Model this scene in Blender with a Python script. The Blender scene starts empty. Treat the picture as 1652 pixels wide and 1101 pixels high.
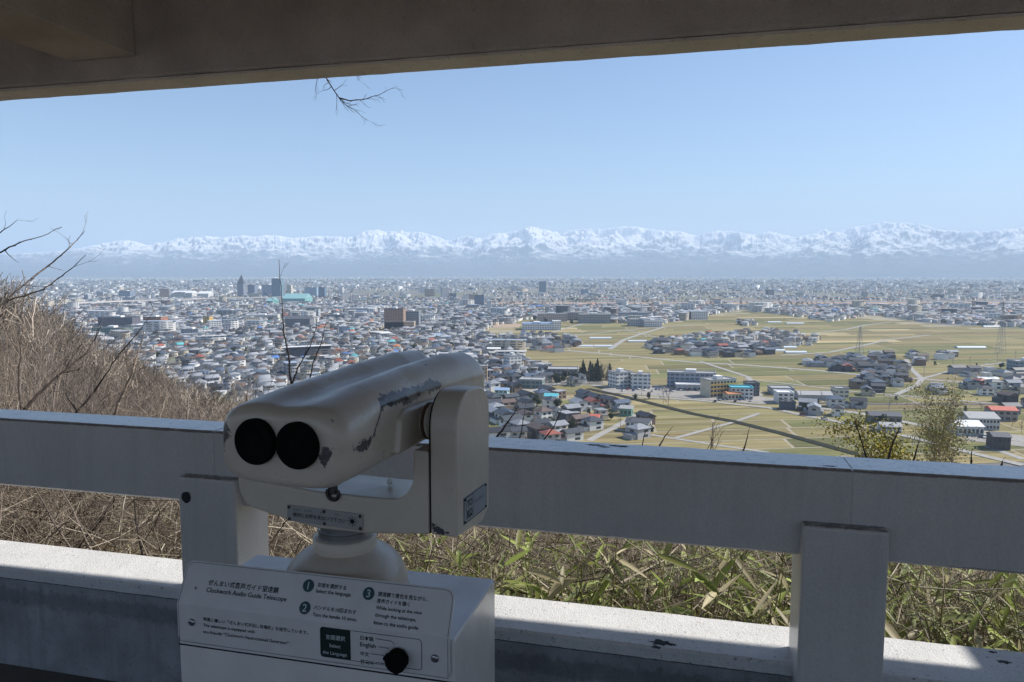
import bpy, bmesh, math, random
import numpy as np
from mathutils import Vector, Matrix, noise as mnoise

# ------------------------------------------------------------------ camera, sky, sun, exposure
HAZE_D = 8.4e-5; HAZE_C = (.63, .80, 1.0)
S = bpy.context.scene
COL = S.collection
EYE = 1.55                      # metres above the shelter floor (z = 0)
PLAIN = -100.0                  # the plain lies this far below the floor
PITCH = math.radians(5.4)
FPX = 1190.0                    # focal length in photograph pixels
cam_d = bpy.data.cameras.new('camera')
cam_d.sensor_width = 36; cam_d.lens = 36*FPX/1652
cam_d.clip_start = 0.05; cam_d.clip_end = 120000
cam = bpy.data.objects.new('camera', cam_d); COL.objects.link(cam)
cam.location = (0, 0, EYE); cam.rotation_euler = (math.radians(90)-PITCH, 0, 0)
S.camera = cam

SUN_EL = math.radians(43); SUN_AZ = math.radians(74)      # azimuth measured clockwise from +Y (the view)
world = bpy.data.worlds.new('World'); S.world = world; world.use_nodes = True
wn = world.node_tree; bg = wn.nodes['Background']
sky = wn.nodes.new('ShaderNodeTexSky'); sky.sky_type = 'NISHITA'; sky.sun_disc = False
sky.sun_elevation = SUN_EL; sky.sun_rotation = SUN_AZ
sky.altitude = 100; sky.air_density = 1.0; sky.dust_density = 0.6; sky.ozone_density = 5.0
wn.links.new(sky.outputs[0], bg.inputs[0]); bg.inputs[1].default_value = 0.095
sun_d = bpy.data.lights.new('sun', 'SUN'); sun_d.energy = 4.9; sun_d.angle = math.radians(0.5); sun_d.color = (1, .955, .89)
sun = bpy.data.objects.new('sun', sun_d); COL.objects.link(sun)
sdir = Vector((math.sin(SUN_AZ)*math.cos(SUN_EL), math.cos(SUN_AZ)*math.cos(SUN_EL), math.sin(SUN_EL)))
sun.rotation_euler = sdir.to_track_quat('Z', 'Y').to_euler()
S.view_settings.view_transform = 'Standard'; S.view_settings.look = 'None'
S.view_settings.exposure = 0.55; S.view_settings.gamma = 1
S.render.engine = 'CYCLES'
S.cycles.max_bounces = 8; S.cycles.diffuse_bounces = 5; S.cycles.volume_bounces = 1
S.cycles.use_denoising = True; S.cycles.caustics_reflective = False; S.cycles.caustics_refractive = False

# ------------------------------------------------------------------ measuring helpers
def ray(x, y):
    dx = (x-826)/FPX; dy = (550.5-y)/FPX
    return Vector((dx, math.cos(PITCH)+dy*math.sin(PITCH), -math.sin(PITCH)+dy*math.cos(PITCH)))
def gp(x, y, z=PLAIN):           # point of the level z seen at a place of the photograph
    d = ray(x, y); s = (z-EYE)/d.z
    return Vector((d.x*s, d.y*s, z))
def at(x, y, Y):                 # point seen there at forward distance Y
    d = ray(x, y); s = Y/d.y
    return Vector((d.x*s, Y, EYE+d.z*s))
def topx(X, Y, Z):               # vectorised: where a point shows
    Z = Z-EYE
    w = Y*math.cos(PITCH)-Z*math.sin(PITCH)
    v = Y*math.sin(PITCH)+Z*math.cos(PITCH)
    return 826+FPX*X/w, 550.5-FPX*v/w
AZ = math.radians(14.1)          # the shelter's front faces this way
UX = Vector((math.cos(AZ), -math.sin(AZ), 0)); NX = Vector((math.sin(AZ), math.cos(AZ), 0))
def un(u, n, z): return UX*u+NX*n+Vector((0, 0, z))

# ------------------------------------------------------------------ materials
def matx(m, **kw):
    for k, v in kw.items(): bsdf(m).inputs[k.replace('_', ' ')].default_value = v
    return m
def mat(name, col=(.5,.5,.5), rough=.7, metal=0, spec=.5):
    m = bpy.data.materials.new(name); m.use_nodes = True
    b = m.node_tree.nodes['Principled BSDF']
    b.inputs['Base Color'].default_value = (*col, 1); b.inputs['Roughness'].default_value = rough
    b.inputs['Metallic'].default_value = metal; b.inputs['Specular IOR Level'].default_value = spec
    return m
def nd(m, t, **kw):
    n = m.node_tree.nodes.new(t)
    for k, v in kw.items():
        if k in n.inputs.keys() if hasattr(n.inputs, 'keys') else False: n.inputs[k].default_value = v
        else: setattr(n, k, v)
    return n
def lk(m, a, b): m.node_tree.links.new(a, b)
def bsdf(m): return m.node_tree.nodes['Principled BSDF']
def noise_node(m, scale, detail=4, rough=.55, vec=None):
    n = nd(m, 'ShaderNodeTexNoise'); n.inputs['Scale'].default_value = scale; n.inputs['Detail'].default_value = detail
    n.inputs['Roughness'].default_value = rough
    if vec is not None: lk(m, vec, n.inputs['Vector'])
    return n
def ramp(m, src, stops):
    r = nd(m, 'ShaderNodeValToRGB'); cr = r.color_ramp
    while len(cr.elements) < len(stops): cr.elements.new(.5)
    for e, (p, c) in zip(cr.elements, stops):
        e.position = p; e.color = (*c, 1) if len(c) == 3 else c
    lk(m, src, r.inputs[0]); return r
def mixc(m, fac, a, b, mode='MIX'):
    x = nd(m, 'ShaderNodeMix'); x.data_type = 'RGBA'; x.blend_type = mode
    for s, i in ((fac, 0), (a, 6), (b, 7)):
        if hasattr(s, 'links'): lk(m, s, x.inputs[i])
        elif i == 0: x.inputs[0].default_value = s
        else: x.inputs[i].default_value = (*s, 1)
    return x.outputs[2]
def math_n(m, op, a, b=0.0):
    x = nd(m, 'ShaderNodeMath'); x.operation = op
    for s, i in ((a, 0), (b, 1)):
        if hasattr(s, 'links'): lk(m, s, x.inputs[i])
        else: x.inputs[i].default_value = s
    return x.outputs[0]
def bump(m, h, strength=.4, dist=.01):
    b = nd(m, 'ShaderNodeBump'); b.inputs['Strength'].default_value = strength; b.inputs['Distance'].default_value = dist
    lk(m, h, b.inputs['Height']); lk(m, b.outputs[0], bsdf(m).inputs['Normal'])
def objco(m): return nd(m, 'ShaderNodeTexCoord').outputs['Object']
def geopos(m): return nd(m, 'ShaderNodeNewGeometry').outputs['Position']
def attr(m, name):
    a = nd(m, 'ShaderNodeAttribute'); a.attribute_name = name; return a

def concrete(name, col, dark, stain=.5, scale=1.0, speck=.1, bumpd=.004, rough=.8, spec=.4, streak=0, bands=()):
    m = mat(name, col, rough, 0, spec); p = geopos(m)
    n1 = noise_node(m, 3*scale, 6, .6, p); n2 = noise_node(m, 60*scale, 5, .65, p); n3 = noise_node(m, 170*scale, 2, .5, p)
    r1 = ramp(m, n1.outputs[0], [(.38, (0,0,0)), (.72, (1,1,1))])
    c = mixc(m, math_n(m, 'MULTIPLY', r1.outputs[0], stain), col, dark)
    r2 = ramp(m, n2.outputs[0], [(.60, (0,0,0)), (.70, (1,1,1))])
    gate = math_n(m, 'MULTIPLY', r2.outputs[0], speck)
    c = mixc(m, gate, c, tuple(v*.25 for v in dark))
    vr = ramp(m, n3.outputs[0], [(.3, (.92,.92,.92)), (.7, (1.05,1.05,1.05))])
    c = mixc(m, 1.0, c, vr.outputs[0], 'MULTIPLY')
    if streak:     # rain streaks and dirt gathered in bands at given heights
        mp = nd(m, 'ShaderNodeMapping'); lk(m, p, mp.inputs[0]); mp.inputs['Scale'].default_value = (26, 26, 1.6)
        ns = noise_node(m, 1, 5, .65, mp.outputs[0]); rs = ramp(m, ns.outputs[0], [(.50, (0,0,0)), (.74, (1,1,1))])
        c = mixc(m, math_n(m, 'MULTIPLY', rs.outputs[0], streak), c, tuple(v*.55 for v in dark))
        sz = nd(m, 'ShaderNodeSeparateXYZ'); lk(m, p, sz.inputs[0]); n9 = noise_node(m, 38, 6, .8, p)
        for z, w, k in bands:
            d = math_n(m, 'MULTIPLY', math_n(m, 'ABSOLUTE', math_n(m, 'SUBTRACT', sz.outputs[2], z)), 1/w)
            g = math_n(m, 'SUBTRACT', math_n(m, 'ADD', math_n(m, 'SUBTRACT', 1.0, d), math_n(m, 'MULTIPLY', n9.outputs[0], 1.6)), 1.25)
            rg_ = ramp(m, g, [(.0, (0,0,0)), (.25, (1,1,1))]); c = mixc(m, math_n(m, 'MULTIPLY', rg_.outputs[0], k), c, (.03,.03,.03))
    lk(m, c, bsdf(m).inputs['Base Color'])
    bump(m, math_n(m, 'ADD', n2.outputs[0], n3.outputs[0]), .6, bumpd)
    return m

# ------------------------------------------------------------------ mesh helpers
def tag(o, label=None, cat=None, group=None, kind=None):
    if label: o['label'] = label
    if cat: o['category'] = cat
    if group: o['group'] = group
    if kind: o['kind'] = kind
    return o
def empty(name, loc=(0,0,0), rz=0, **kw):
    o = bpy.data.objects.new(name, None); COL.objects.link(o); o.location = loc; o.rotation_euler = (0,0,rz)
    o.empty_display_size = .1
    return tag(o, **kw)
def link(name, me, mats, parent=None, smooth=False, **kw):
    o = bpy.data.objects.new(name, me); COL.objects.link(o)
    for m_ in (mats if isinstance(mats, (list, tuple)) else [mats]): me.materials.append(m_)
    if smooth: me.shade_smooth()
    if parent is not None: o.parent = parent
    return tag(o, **kw)
def from_bm(name, bm, mats, parent=None, smooth=False, bevel=0, **kw):
    bmesh.ops.recalc_face_normals(bm, faces=bm.faces)
    me = bpy.data.meshes.new(name); bm.to_mesh(me); bm.free()
    o = link(name, me, mats, parent, smooth, **kw)
    if bevel:
        b = o.modifiers.new('edge', 'BEVEL'); b.width = bevel; b.segments = 3; b.limit_method = 'ANGLE'; b.angle_limit = math.radians(40)
        me.shade_smooth()
        w = o.modifiers.new('wn', 'WEIGHTED_NORMAL'); w.keep_sharp = True
    return o
def np_mesh(name, V, F, cols=None, smooth=False, vcols=None, matidx=None):
    """V (n,3); F (m,k) one polygon size; cols (m,3) per face."""
    V = np.asarray(V, np.float32); F = np.asarray(F, np.int32); k = F.shape[1]
    me = bpy.data.meshes.new(name)
    me.vertices.add(len(V)); me.vertices.foreach_set('co', V.ravel())
    me.loops.add(F.size); me.loops.foreach_set('vertex_index', F.ravel())
    me.polygons.add(len(F)); me.polygons.foreach_set('loop_start', np.arange(0, F.size, k, dtype=np.int32))
    if matidx is not None: me.polygons.foreach_set('material_index', np.asarray(matidx, np.int32))
    me.update(calc_edges=True)
    if cols is not None:
        a = me.attributes.new('Col', 'FLOAT_COLOR', 'FACE'); c = np.ones((len(F), 4), np.float32); c[:, :3] = cols
        a.data.foreach_set('color', c.ravel())
    if vcols is not None:
        a = me.attributes.new('Col', 'FLOAT_COLOR', 'POINT'); c = np.ones((len(V), 4), np.float32); c[:, :3] = vcols
        a.data.foreach_set('color', c.ravel())
    if smooth: me.shade_smooth()
    return me
def box_bm(bm, x0, x1, y0, y1, z0, z1, f=None):
    vs = [bm.verts.new(f(x, y, z) if f else (x, y, z)) for z in (z0, z1) for y in (y0, y1) for x in (x0, x1)]
    for q in ((0,1,3,2), (4,6,7,5), (0,4,5,1), (2,3,7,6), (0,2,6,4), (1,5,7,3)):
        bm.faces.new([vs[i] for i in q])
    return vs
def prism(bm, pts, d, f=None):
    """closed outline pts (list of 3D) pushed along d."""
    a = [bm.verts.new(p) for p in pts]; b = [bm.verts.new(Vector(p)+Vector(d)) for p in pts]
    bm.faces.new(a); bm.faces.new(b[::-1])
    n = len(a)
    for i in range(n): bm.faces.new((a[i], b[i], b[(i+1)%n], a[(i+1)%n]))
def lathe(bm, prof, seg=40, c=(0,0,0), axis='z'):
    rings = []
    for r, h in prof:
        ring = []
        for i in range(seg):
            a = 2*math.pi*i/seg
            if axis == 'z': p = (c[0]+r*math.cos(a), c[1]+r*math.sin(a), c[2]+h)
            elif axis == 'y': p = (c[0]+r*math.cos(a), c[1]+h, c[2]+r*math.sin(a))
            else: p = (c[0]+h, c[1]+r*math.cos(a), c[2]+r*math.sin(a))
            ring.append(bm.verts.new(p))
        rings.append(ring)
    for A, B in zip(rings, rings[1:]):
        for i in range(seg): bm.faces.new((A[i], A[(i+1)%seg], B[(i+1)%seg], B[i]))
    bm.faces.new(rings[0][::-1]); bm.faces.new(rings[-1])
def tubes(segs, sides=4):
    """segs (n,8): p0 xyz, r0, p1 xyz, r1 -> V, F of open tapered prisms."""
    s = np.asarray(segs, float); n = len(s)
    p0, r0, p1, r1 = s[:, 0:3], s[:, 3], s[:, 4:7], s[:, 7]
    d = p1-p0; L = np.linalg.norm(d, axis=1, keepdims=True)+1e-9; d = d/L
    ref = np.where(np.abs(d[:, 2:3]) > .9, np.array([[1., 0, 0]]), np.array([[0, 0, 1.]]))
    a = np.cross(d, ref); a /= np.linalg.norm(a, axis=1, keepdims=True); b = np.cross(d, a)
    V = np.zeros((n, 2*sides, 3))
    for k in range(sides):
        t = 2*math.pi*k/sides; e = a*math.cos(t)+b*math.sin(t)
        V[:, k] = p0+e*r0[:, None]; V[:, sides+k] = p1+e*r1[:, None]
    base = (np.arange(n)*2*sides)[:, None]
    F = np.concatenate([base+np.array([[k, (k+1)%sides, sides+(k+1)%sides, sides+k]]) for k in range(sides)], 0)
    return V.reshape(-1, 3), F
def dup(root, loc, rz=0, scale=None, color=None, **kw):
    r = root.copy(); COL.objects.link(r); r.location = loc; r.rotation_euler = (0, 0, rz)
    if scale is not None: r.scale = scale if isinstance(scale, (tuple, list)) else (scale,)*3
    if color is not None: r.color = (*color, 1)
    tag(r, **kw)
    for ch in root.children:
        c = ch.copy(); COL.objects.link(c); c.parent = r
        for g in ch.children:
            d = g.copy(); COL.objects.link(d); d.parent = c
    return r

# ================================================================== LAND: hillside, plain, roads, fields, mountains
def sstep(a, b, x):
    t = np.clip((x-a)/(b-a), 0, 1); return t*t*(3-2*t)
RC = 115.0
crest_px = [(-200,560), (0,560), (150,574), (207,592), (255,620), (297,640), (345,656), (420,690), (520,760), (640,850)]
_ca = []; _ct = []
for x_, y_ in crest_px:
    d_ = ray(x_, y_); _ca.append(math.atan2(d_.x, d_.y)); _ct.append(d_.z/math.hypot(d_.x, d_.y))
def hill(X, Y):
    """height of the ground near the shelter"""
    X = np.asarray(X, float); Y = np.asarray(Y, float)
    r = np.hypot(X, Y); a = np.arctan2(X, Y)
    tc = np.interp(a, _ca, _ct)
    tc = np.where(a < -1.2, _ct[0]-(-1.2-a)*.1, tc)
    zc = EYE+tc*RC-4.0
    z0 = 0.05
    t = np.clip((r-2.2)/(RC-2.2), 0, 1)
    spur = z0+(zc-z0)*t-np.clip(r-RC, 0, None)*.62
    base = z0-.34*np.clip(r-2.2, 0, None)
    z = np.maximum(base, spur)
    z = z+.25*np.sin(X*.31+1)*np.cos(Y*.27)*np.clip((r-4)/20, 0, 1)+.8*np.sin(X*.06)*np.sin(Y*.05+2)*np.clip((r-20)/60, 0, 1)
    return np.maximum(z, PLAIN)
rr = np.concatenate([[1.5, 2.0], np.geomspace(2.2, 420, 110), [520, 700, 1000, 2000, 5000, 12000, 26000, 60000]])
aa = np.linspace(-math.pi, math.pi, 361)[:-1]
R_, A_ = np.meshgrid(rr, aa, indexing='ij')
X_ = R_*np.sin(A_); Y_ = R_*np.cos(A_); Z_ = hill(X_, Y_)
back = (Y_ < 1.0) & (R_ < 60); Z_ = np.where(back, np.minimum(Z_, -.3), Z_); Z_[R_ < 2.1] = -.35
Vg = np.stack([X_, Y_, Z_], -1).reshape(-1, 3); na = len(aa)
i_, j_ = np.meshgrid(np.arange(len(rr)-1), np.arange(na), indexing='ij')
Fg = np.stack([i_*na+j_, i_*na+(j_+1)%na, (i_+1)*na+(j_+1)%na, (i_+1)*na+j_], -1).reshape(-1, 4)[:, ::-1]
Vg = np.vstack([Vg, [[0, 0, -.35]]])
m_ground = mat('ground_earth', (.13, .12, .11), .95, 0, .1)
p = geopos(m_ground)
n1 = noise_node(m_ground, .004, 6, .65, p); n2 = noise_node(m_ground, .05, 5, .7, p); n3 = noise_node(m_ground, 1.5, 5, .6, p)
town = ramp(m_ground, n1.outputs[0], [(.36, (.15,.15,.155)), (.5, (.2,.185,.16)), (.62, (.14,.15,.09))])
tex = ramp(m_ground, n2.outputs[0], [(.3, (.5,.5,.5)), (.7, (1.4,1.4,1.4))])
townc = mixc(m_ground, 1.0, town.outputs[0], tex.outputs[0], 'MULTIPLY')
leaf = ramp(m_ground, n3.outputs[0], [(.3, (.07,.05,.03)), (.55, (.16,.12,.07)), (.75, (.10,.11,.04))])
sepz = nd(m_ground, 'ShaderNodeSeparateXYZ'); lk(m_ground, p, sepz.inputs[0])
isl = math_n(m_ground, 'GREATER_THAN', sepz.outputs[2], PLAIN+1.5)
lk(m_ground, mixc(m_ground, isl, townc, leaf.outputs[0]), bsdf(m_ground).inputs['Base Color'])
link('ground', np_mesh('ground', Vg, Fg, smooth=True), m_ground, kind='structure')

# ---- fields: parcels with their own crop colours, lying 0.15 m above the plain
rng = np.random.default_rng(7)
def inpoly(px, py, poly):
    px = np.asarray(px); py = np.asarray(py); c = np.zeros(px.shape, bool); n = len(poly); j = n-1
    for i in range(n):
        xi, yi = poly[i]; xj, yj = poly[j]
        c ^= ((yi > py) != (yj > py)) & (px < (xj-xi)*(py-yi)/((yj-yi) or 1e-9)+xi); j = i
    return c
FIELD = [(776,534), (845,516), (960,520), (1060,524), (1130,512), (1200,500), (1310,500), (1345,516), (1395,508), (1500,524), (1700,534), (2100,560), (2600,700), (2600,1200), (560,1200),
         (700,720), (770,640), (775,622), (860,624), (975,622), (960,604), (870,598), (838,588), (826,570), (800,552)]
EXTRA = [[(560,528), (640,522), (700,520), (775,522), (770,531), (640,536), (560,540)],
         [(1180,489.5), (1652,489.5), (2000,490), (2000,493), (1180,494)]]
FA = math.radians(8)     # parcels run this way
def fields():
    V = []; cols = []
    ca, sa = math.cos(FA), math.sin(FA)
    v = 120.0
    while v < 2600:
        dv = rng.uniform(13, 30)*(1+v/2200); u = -1800+rng.uniform(0, 60)
        while u < 2900:
            du = rng.uniform(70, 170)
            q = [(u+1.1, v+.9), (u+du-1.1, v+.9), (u+du-1.1, v+dv-.9), (u+1.1, v+dv-.9)]
            P = [(a*ca-b*sa*1.0+b*.25, a*sa+b*ca) for a, b in q]
            cx = sum(p_[0] for p_ in P)/4; cy = sum(p_[1] for p_ in P)/4
            if cy > 150:
                x_, y_ = topx(cx, cy, PLAIN)
                ok = inpoly(x_, y_, FIELD) or any(inpoly(x_, y_, e) for e in EXTRA)
                if ok and cy > 370:
                    t = rng.random()
                    g = np.array([.158, .15, .09]); b_ = np.array([.195, .17, .112]); gr = np.array([.125, .132, .075]); pale = np.array([.27, .235, .165])
                    c = g*(1-t)+b_*t if rng.random() < .62 else (gr if rng.random() < .6 else (pale if rng.random() < .45 else b_*.8))
                    c = c*rng.uniform(.85, 1.15)*np.array([1.36, 1.30, 1.10])
                    # strips inside a parcel
                    ns = rng.choice([1, 2, 2, 3, 4])
                    for k in range(ns):
                        f0, f1 = k/ns, (k+1)/ns
                        A, B, C, D = [np.array(p_) for p_ in P]
                        V += [A+(D-A)*f0, B+(C-B)*f0, B+(C-B)*(f1-.01), A+(D-A)*(f1-.01)]
                        cols.append(c*rng.uniform(.78, 1.2))
            u += du
        v += dv
    V = np.array([(a, b, PLAIN+.15) for a, b in V]); F = np.arange(len(V)).reshape(-1, 4)
    return V, F, np.array(cols)
V, F, cols = fields()
m_field = mat('field_stubble', rough=1, spec=.05); a_ = attr(m_field, 'Col'); p = geopos(m_field)
mp = nd(m_field, 'ShaderNodeMapping'); lk(m_field, p, mp.inputs[0]); mp.inputs['Rotation'].default_value = (0, 0, -FA); mp.inputs['Scale'].default_value = (.01, .35, .1)
n1 = noise_node(m_field, 1, 5, .7, mp.outputs[0]); n2 = noise_node(m_field, .03, 5, .6, p)
r1 = ramp(m_field, n1.outputs[0], [(.32, (.6,.62,.58)), (.68, (1.34,1.3,1.25))]); r2 = ramp(m_field, n2.outputs[0], [(.35, (.93,.95,.92)), (.65, (1.06,1.03,1.0))])
c = mixc(m_field, 1, a_.outputs['Color'], r1.outputs[0], 'MULTIPLY'); c = mixc(m_field, 1, c, r2.outputs[0], 'MULTIPLY')
lk(m_field, c, bsdf(m_field).inputs['Base Color'])
link('field', np_mesh('field', V, F, cols), m_field, kind='structure')
# field base so that the balks between parcels read as dry grass
m_balk = mat('dry_grass_balks', (.25, .21, .14), 1, 0, .05); p = geopos(m_balk); n1 = noise_node(m_balk, .08, 5, .7, p)
lk(m_balk, ramp(m_balk, n1.outputs[0], [(.3, (.26,.23,.16)), (.7, (.38,.34,.26))]).outputs[0], bsdf(m_balk).inputs['Base Color'])
def ground_poly(name, pts, z, m, **kw):
    bm = bmesh.new(); bm.faces.new([bm.verts.new(gp(x, y)[:2]+(PLAIN+z,)) for x, y in pts]); bmesh.ops.triangulate(bm, faces=bm.faces)
    o = from_bm(name, bm, m, **kw)
    return o
ground_poly('field_margin', [(776,534), (845,516), (960,520), (1060,524), (1130,512), (1200,500), (1310,500), (1345,516), (1395,508), (1500,524), (1800,540), (1900,745), (700,745), (770,640), (775,622), (860,624), (975,622), (960,604), (870,598), (838,588), (826,570), (800,552)], .07, m_balk, kind='structure')

m_road = mat('road_asphalt', (.34, .33, .31), .9, 0, .2); p = geopos(m_road); n1 = noise_node(m_road, .5, 4, .6, p)
lk(m_road, ramp(m_road, n1.outputs[0], [(.3, (.25,.245,.23)), (.7, (.38,.36,.33))]).outputs[0], bsdf(m_road).inputs['Base Color'])
m_canal = mat('canal_dark', (.04, .042, .035), 1, 0, 0)  # matte dark canal surface
m_bank = mat('river_bank_grass', (.36, .25, .17), 1, 0, .05)
m_river = mat('river_water', (.10, .12, .14), .12)
def ribbon(name, pts, w, z, m, **kw):
    P = [gp(x, y).xy for x, y in pts]; V = []
    for i, q in enumerate(P):
        d = (P[min(i+1, len(P)-1)]-P[max(i-1, 0)]).normalized(); s = Vector((-d.y, d.x))*w/2
        V += [(*(q+s), PLAIN+z), (*(q-s), PLAIN+z)]
    F = [(2*i, 2*i+1, 2*i+3, 2*i+2) for i in range(len(P)-1)]
    return link(name, np_mesh(name, V, F), m, **kw)
ROADS = [
 ([(773,534), (801,553), (820,563)], 7), ([(817,560), (915,566), (1016,575), (1116,585), (1207,590), (1313,598), (1410,607), (1487,612), (1648,625), (1800,636)], 8),
 ([(984,564), (1006,549), (1035,539), (1072,528)], 7), ([(924,542), (1009,533), (1072,528), (1130,524)], 6), ([(883,539), (910,531), (940,523), (985,520)], 6),
 ([(1260,574), (1339,569), (1387,559), (1432,549), (1500,541)], 6), ([(1300,540), (1365,532), (1397,525), (1440,520)], 6), ([(1130,584), (1170,597), (1207,609), (1225,640)], 5),
 ([(1000,640), (1120,646), (1242,659), (1300,672), (1345,680), (1468,706), (1560,730), (1652,752)], 6), ([(950,712), (975,698), (992,690), (1011,679), (1030,668)], 5),
 ([(992,693), (1086,708), (1170,721), (1240,731)], 3.5), ([(820,645), (850,634), (908,617), (950,606)], 5), ([(955,622), (1040,632), (1130,641), (1250,650), (1390,668), (1500,690), (1652,716)], 7),
 ([(775,556), (817,560)], 6), ([(1440,640), (1480,622), (1487,612), (1470,596), (1462,580)], 5), ([(1487,612), (1530,600), (1600,588), (1700,576)], 4), ([(1090,708), (1184,682), (1225,668)], 3.5),
 ([(1570,700), (1652,712), (1800,735)], 9), ([(1590,720), (1652,742)], 5), ([(640,600), (700,570), (773,534)], 6), ([(520,640), (610,570), (700,520), (740,500)], 6), ([(230,620), (360,560), (470,520), (560,492)], 7),
 ([(1120,548), (1060,545), (1009,533)], 4), ([(1200,612), (1290,622), (1380,633), (1480,641), (1600,652)], 4),
]
for i, (pts, w) in enumerate(ROADS): ribbon('road', pts, w, .26+.02*(i % 9), m_road, kind='structure')
ribbon('canal', [(948,628), (959,630), (1009,641), (1072,657), (1120,669), (1184,681), (1260,700), (1358,727), (1450,752)], 6.5, .5, m_canal, kind='structure')
ribbon('railway_bed', [(1300,650), (1390,653), (1481,653), (1610,653), (1800,655)], 6, .5, mat('ballast', (.12,.10,.09), .9), kind='structure')
ribbon('river_bank', [(760,490.6), (900,489.6), (1652,488.8), (2300,488.6)], 130, .3, m_bank, kind='structure')
ribbon('river', [(790,488.3), (900,487.6), (1652,486.8), (2300,486.6)], 60, .6, m_river, kind='structure')
ribbon('river_bank', [(500,487.6), (780,486.4), (900,485.9), (1652,485.3), (2300,485)], 40, .9, m_bank, kind='structure')
m_sand = mat('bare_sand_yard', (.36, .26, .17), .95)
ground_poly('school_yard', [(610,533), (690,530), (700,536), (640,540), (600,538)], .3, m_sand, kind='structure')
ground_poly('school_yard', [(796,523), (840,523), (838,529), (795,529)], .32, m_sand, kind='structure')
m_yard = mat('gravel_yard', (.27, .25, .23), .95); p = geopos(m_yard); n1 = noise_node(m_yard, .12, 5, .7, p)
lk(m_yard, ramp(m_yard, n1.outputs[0], [(.3, (.2,.19,.18)), (.7, (.34,.31,.27))]).outputs[0], bsdf(m_yard).inputs['Base Color'])
ground_poly('car_park', [(975,627), (1060,622), (1225,640), (1300,650), (1225,653), (1100,643), (965,633)], .34, m_yard, kind='structure')
ground_poly('car_park', [(1545,690), (1652,704), (1652,722), (1560,712)], .34, m_yard, kind='structure')

# ---- the snow mountains 28-42 km away
ridge = [(-900,398), (-300,404), (0,411), (90,406), (120,402), (166,393), (201,387), (225,391), (236,396), (260,392), (285,385), (334,381), (359,384), (383,380), (410,382), (436,379), (471,384), (513,381), (569,383),
 (587,373), (605,370), (622,374), (647,372), (661,376), (678,374), (699,380), (725,389), (745,381), (776,384), (789,378), (823,374), (843,372), (850,367), (860,364), (877,370), (904,377), (928,370.5), (952,369),
 (972,371), (989,368), (1020,365), (1040,369), (1067,372), (1098,373), (1121,381), (1148,373), (1182,373), (1214,379), (1240,373), (1280,383), (1307,379), (1327,370), (1347,375), (1387,365), (1421,359), (1454,359),
 (1494,363), (1514,371), (1568,374), (1601,373), (1634,368), (1700,366), (1900,372), (2400,385), (3200,392)]
def mountains():
    MS = .55; az = []; el = []
    for x, y in ridge:
        d = ray(x, y); az.append(math.atan2(d.x, d.y)); el.append(d.z/math.hypot(d.x, d.y))
    na, nr = 2200, 170
    A = np.linspace(math.radians(-46), math.radians(50), na); R = np.linspace(25500, 41000, nr)
    A2, R2 = np.meshgrid(A, R, indexing='ij'); X = R2*np.sin(A2); Y = R2*np.cos(A2)   # shape worked out at 38 km, then scaled about the viewer's hill
    H = np.zeros_like(X); w = np.array([0.0])
    rg = np.random.default_rng(3)
    # ridged value noise on a lattice
    def lat(X, Y, s, seed):
        g = np.random.default_rng(seed).random((256, 256))
        x = X/s; y = Y/s; xi = np.floor(x).astype(int); yi = np.floor(y).astype(int); fx = x-xi; fy = y-yi
        fx = fx*fx*(3-2*fx); fy = fy*fy*(3-2*fy)
        a = g[xi % 256, yi % 256]; b = g[(xi+1) % 256, yi % 256]; c = g[xi % 256, (yi+1) % 256]; d = g[(xi+1) % 256, (yi+1) % 256]
        return (a*(1-fx)+b*fx)*(1-fy)+(c*(1-fx)+d*fx)*fy
    amp = 1; tot = 0
    for k, s in enumerate([4200, 2300, 1200, 640, 330, 190, 110]):
        ca, sa = math.cos(k*1.1), math.sin(k*1.1)
        q = 1-np.abs(2*lat(X*ca-Y*sa, X*sa+Y*ca, s, 10+k)-1)
        H += amp*q*q; tot += amp; amp *= .66
    H /= tot
    f = np.interp(R2, [25500, 27500, 30500, 33500, 36500, 38000, 41000], [0, .12, .30, .52, .86, 1.0, .8])
    H = (H-H.min())/(H.max()-H.min()); Z = f*(.34+.66*H)*2600
    Z += np.where(R2 < 26500, 0, 0)
    elv = (Z+PLAIN-EYE)/R2; mx = elv.max(1)
    want = np.interp(A, az, el)
    # scale so that the skyline has the photographed height; blur the ratio so that small noise peaks stay
    ratio = (want*1.0+(-PLAIN+EYE)/37500)/(mx+(-PLAIN+EYE)/37500)
    k = np.hanning(33); k /= k.sum(); soft = np.convolve(np.pad(ratio, 16, mode='edge'), k, 'valid'); g = np.clip((R2-33800)/2600, 0, 1); g = g*g*(3-2*g)
    Z = Z*soft[:, None]*(1+.55*(ratio/soft-1)[:, None]*g)
    Z = Z+PLAIN-2
    V = (np.stack([X, Y, Z], -1)*MS+np.array([0, 0, (1-MS)*EYE])).reshape(-1, 3); V[:, 2] += -(1-MS)*abs(PLAIN)*np.clip(1-(V[:, 2]-PLAIN*MS)/300, 0, 1)
    i, j = np.meshgrid(np.arange(na-1), np.arange(nr-1), indexing='ij')
    F = np.stack([i*nr+j, (i+1)*nr+j, (i+1)*nr+j+1, i*nr+j+1], -1).reshape(-1, 4)
    return V, F
V, F = mountains()
MTOP = V[:, 2].max()
m_mt = mat('snow_and_forest', rough=.9, spec=.1); p = geopos(m_mt)
sx = nd(m_mt, 'ShaderNodeSeparateXYZ'); lk(m_mt, p, sx.inputs[0]); nn = noise_node(m_mt, .0016, 8, .68, p); n4 = noise_node(m_mt, .014, 6, .8, p)
gn = nd(m_mt, 'ShaderNodeNewGeometry'); sn = nd(m_mt, 'ShaderNodeSeparateXYZ'); lk(m_mt, gn.outputs['Normal'], sn.inputs[0])
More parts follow.
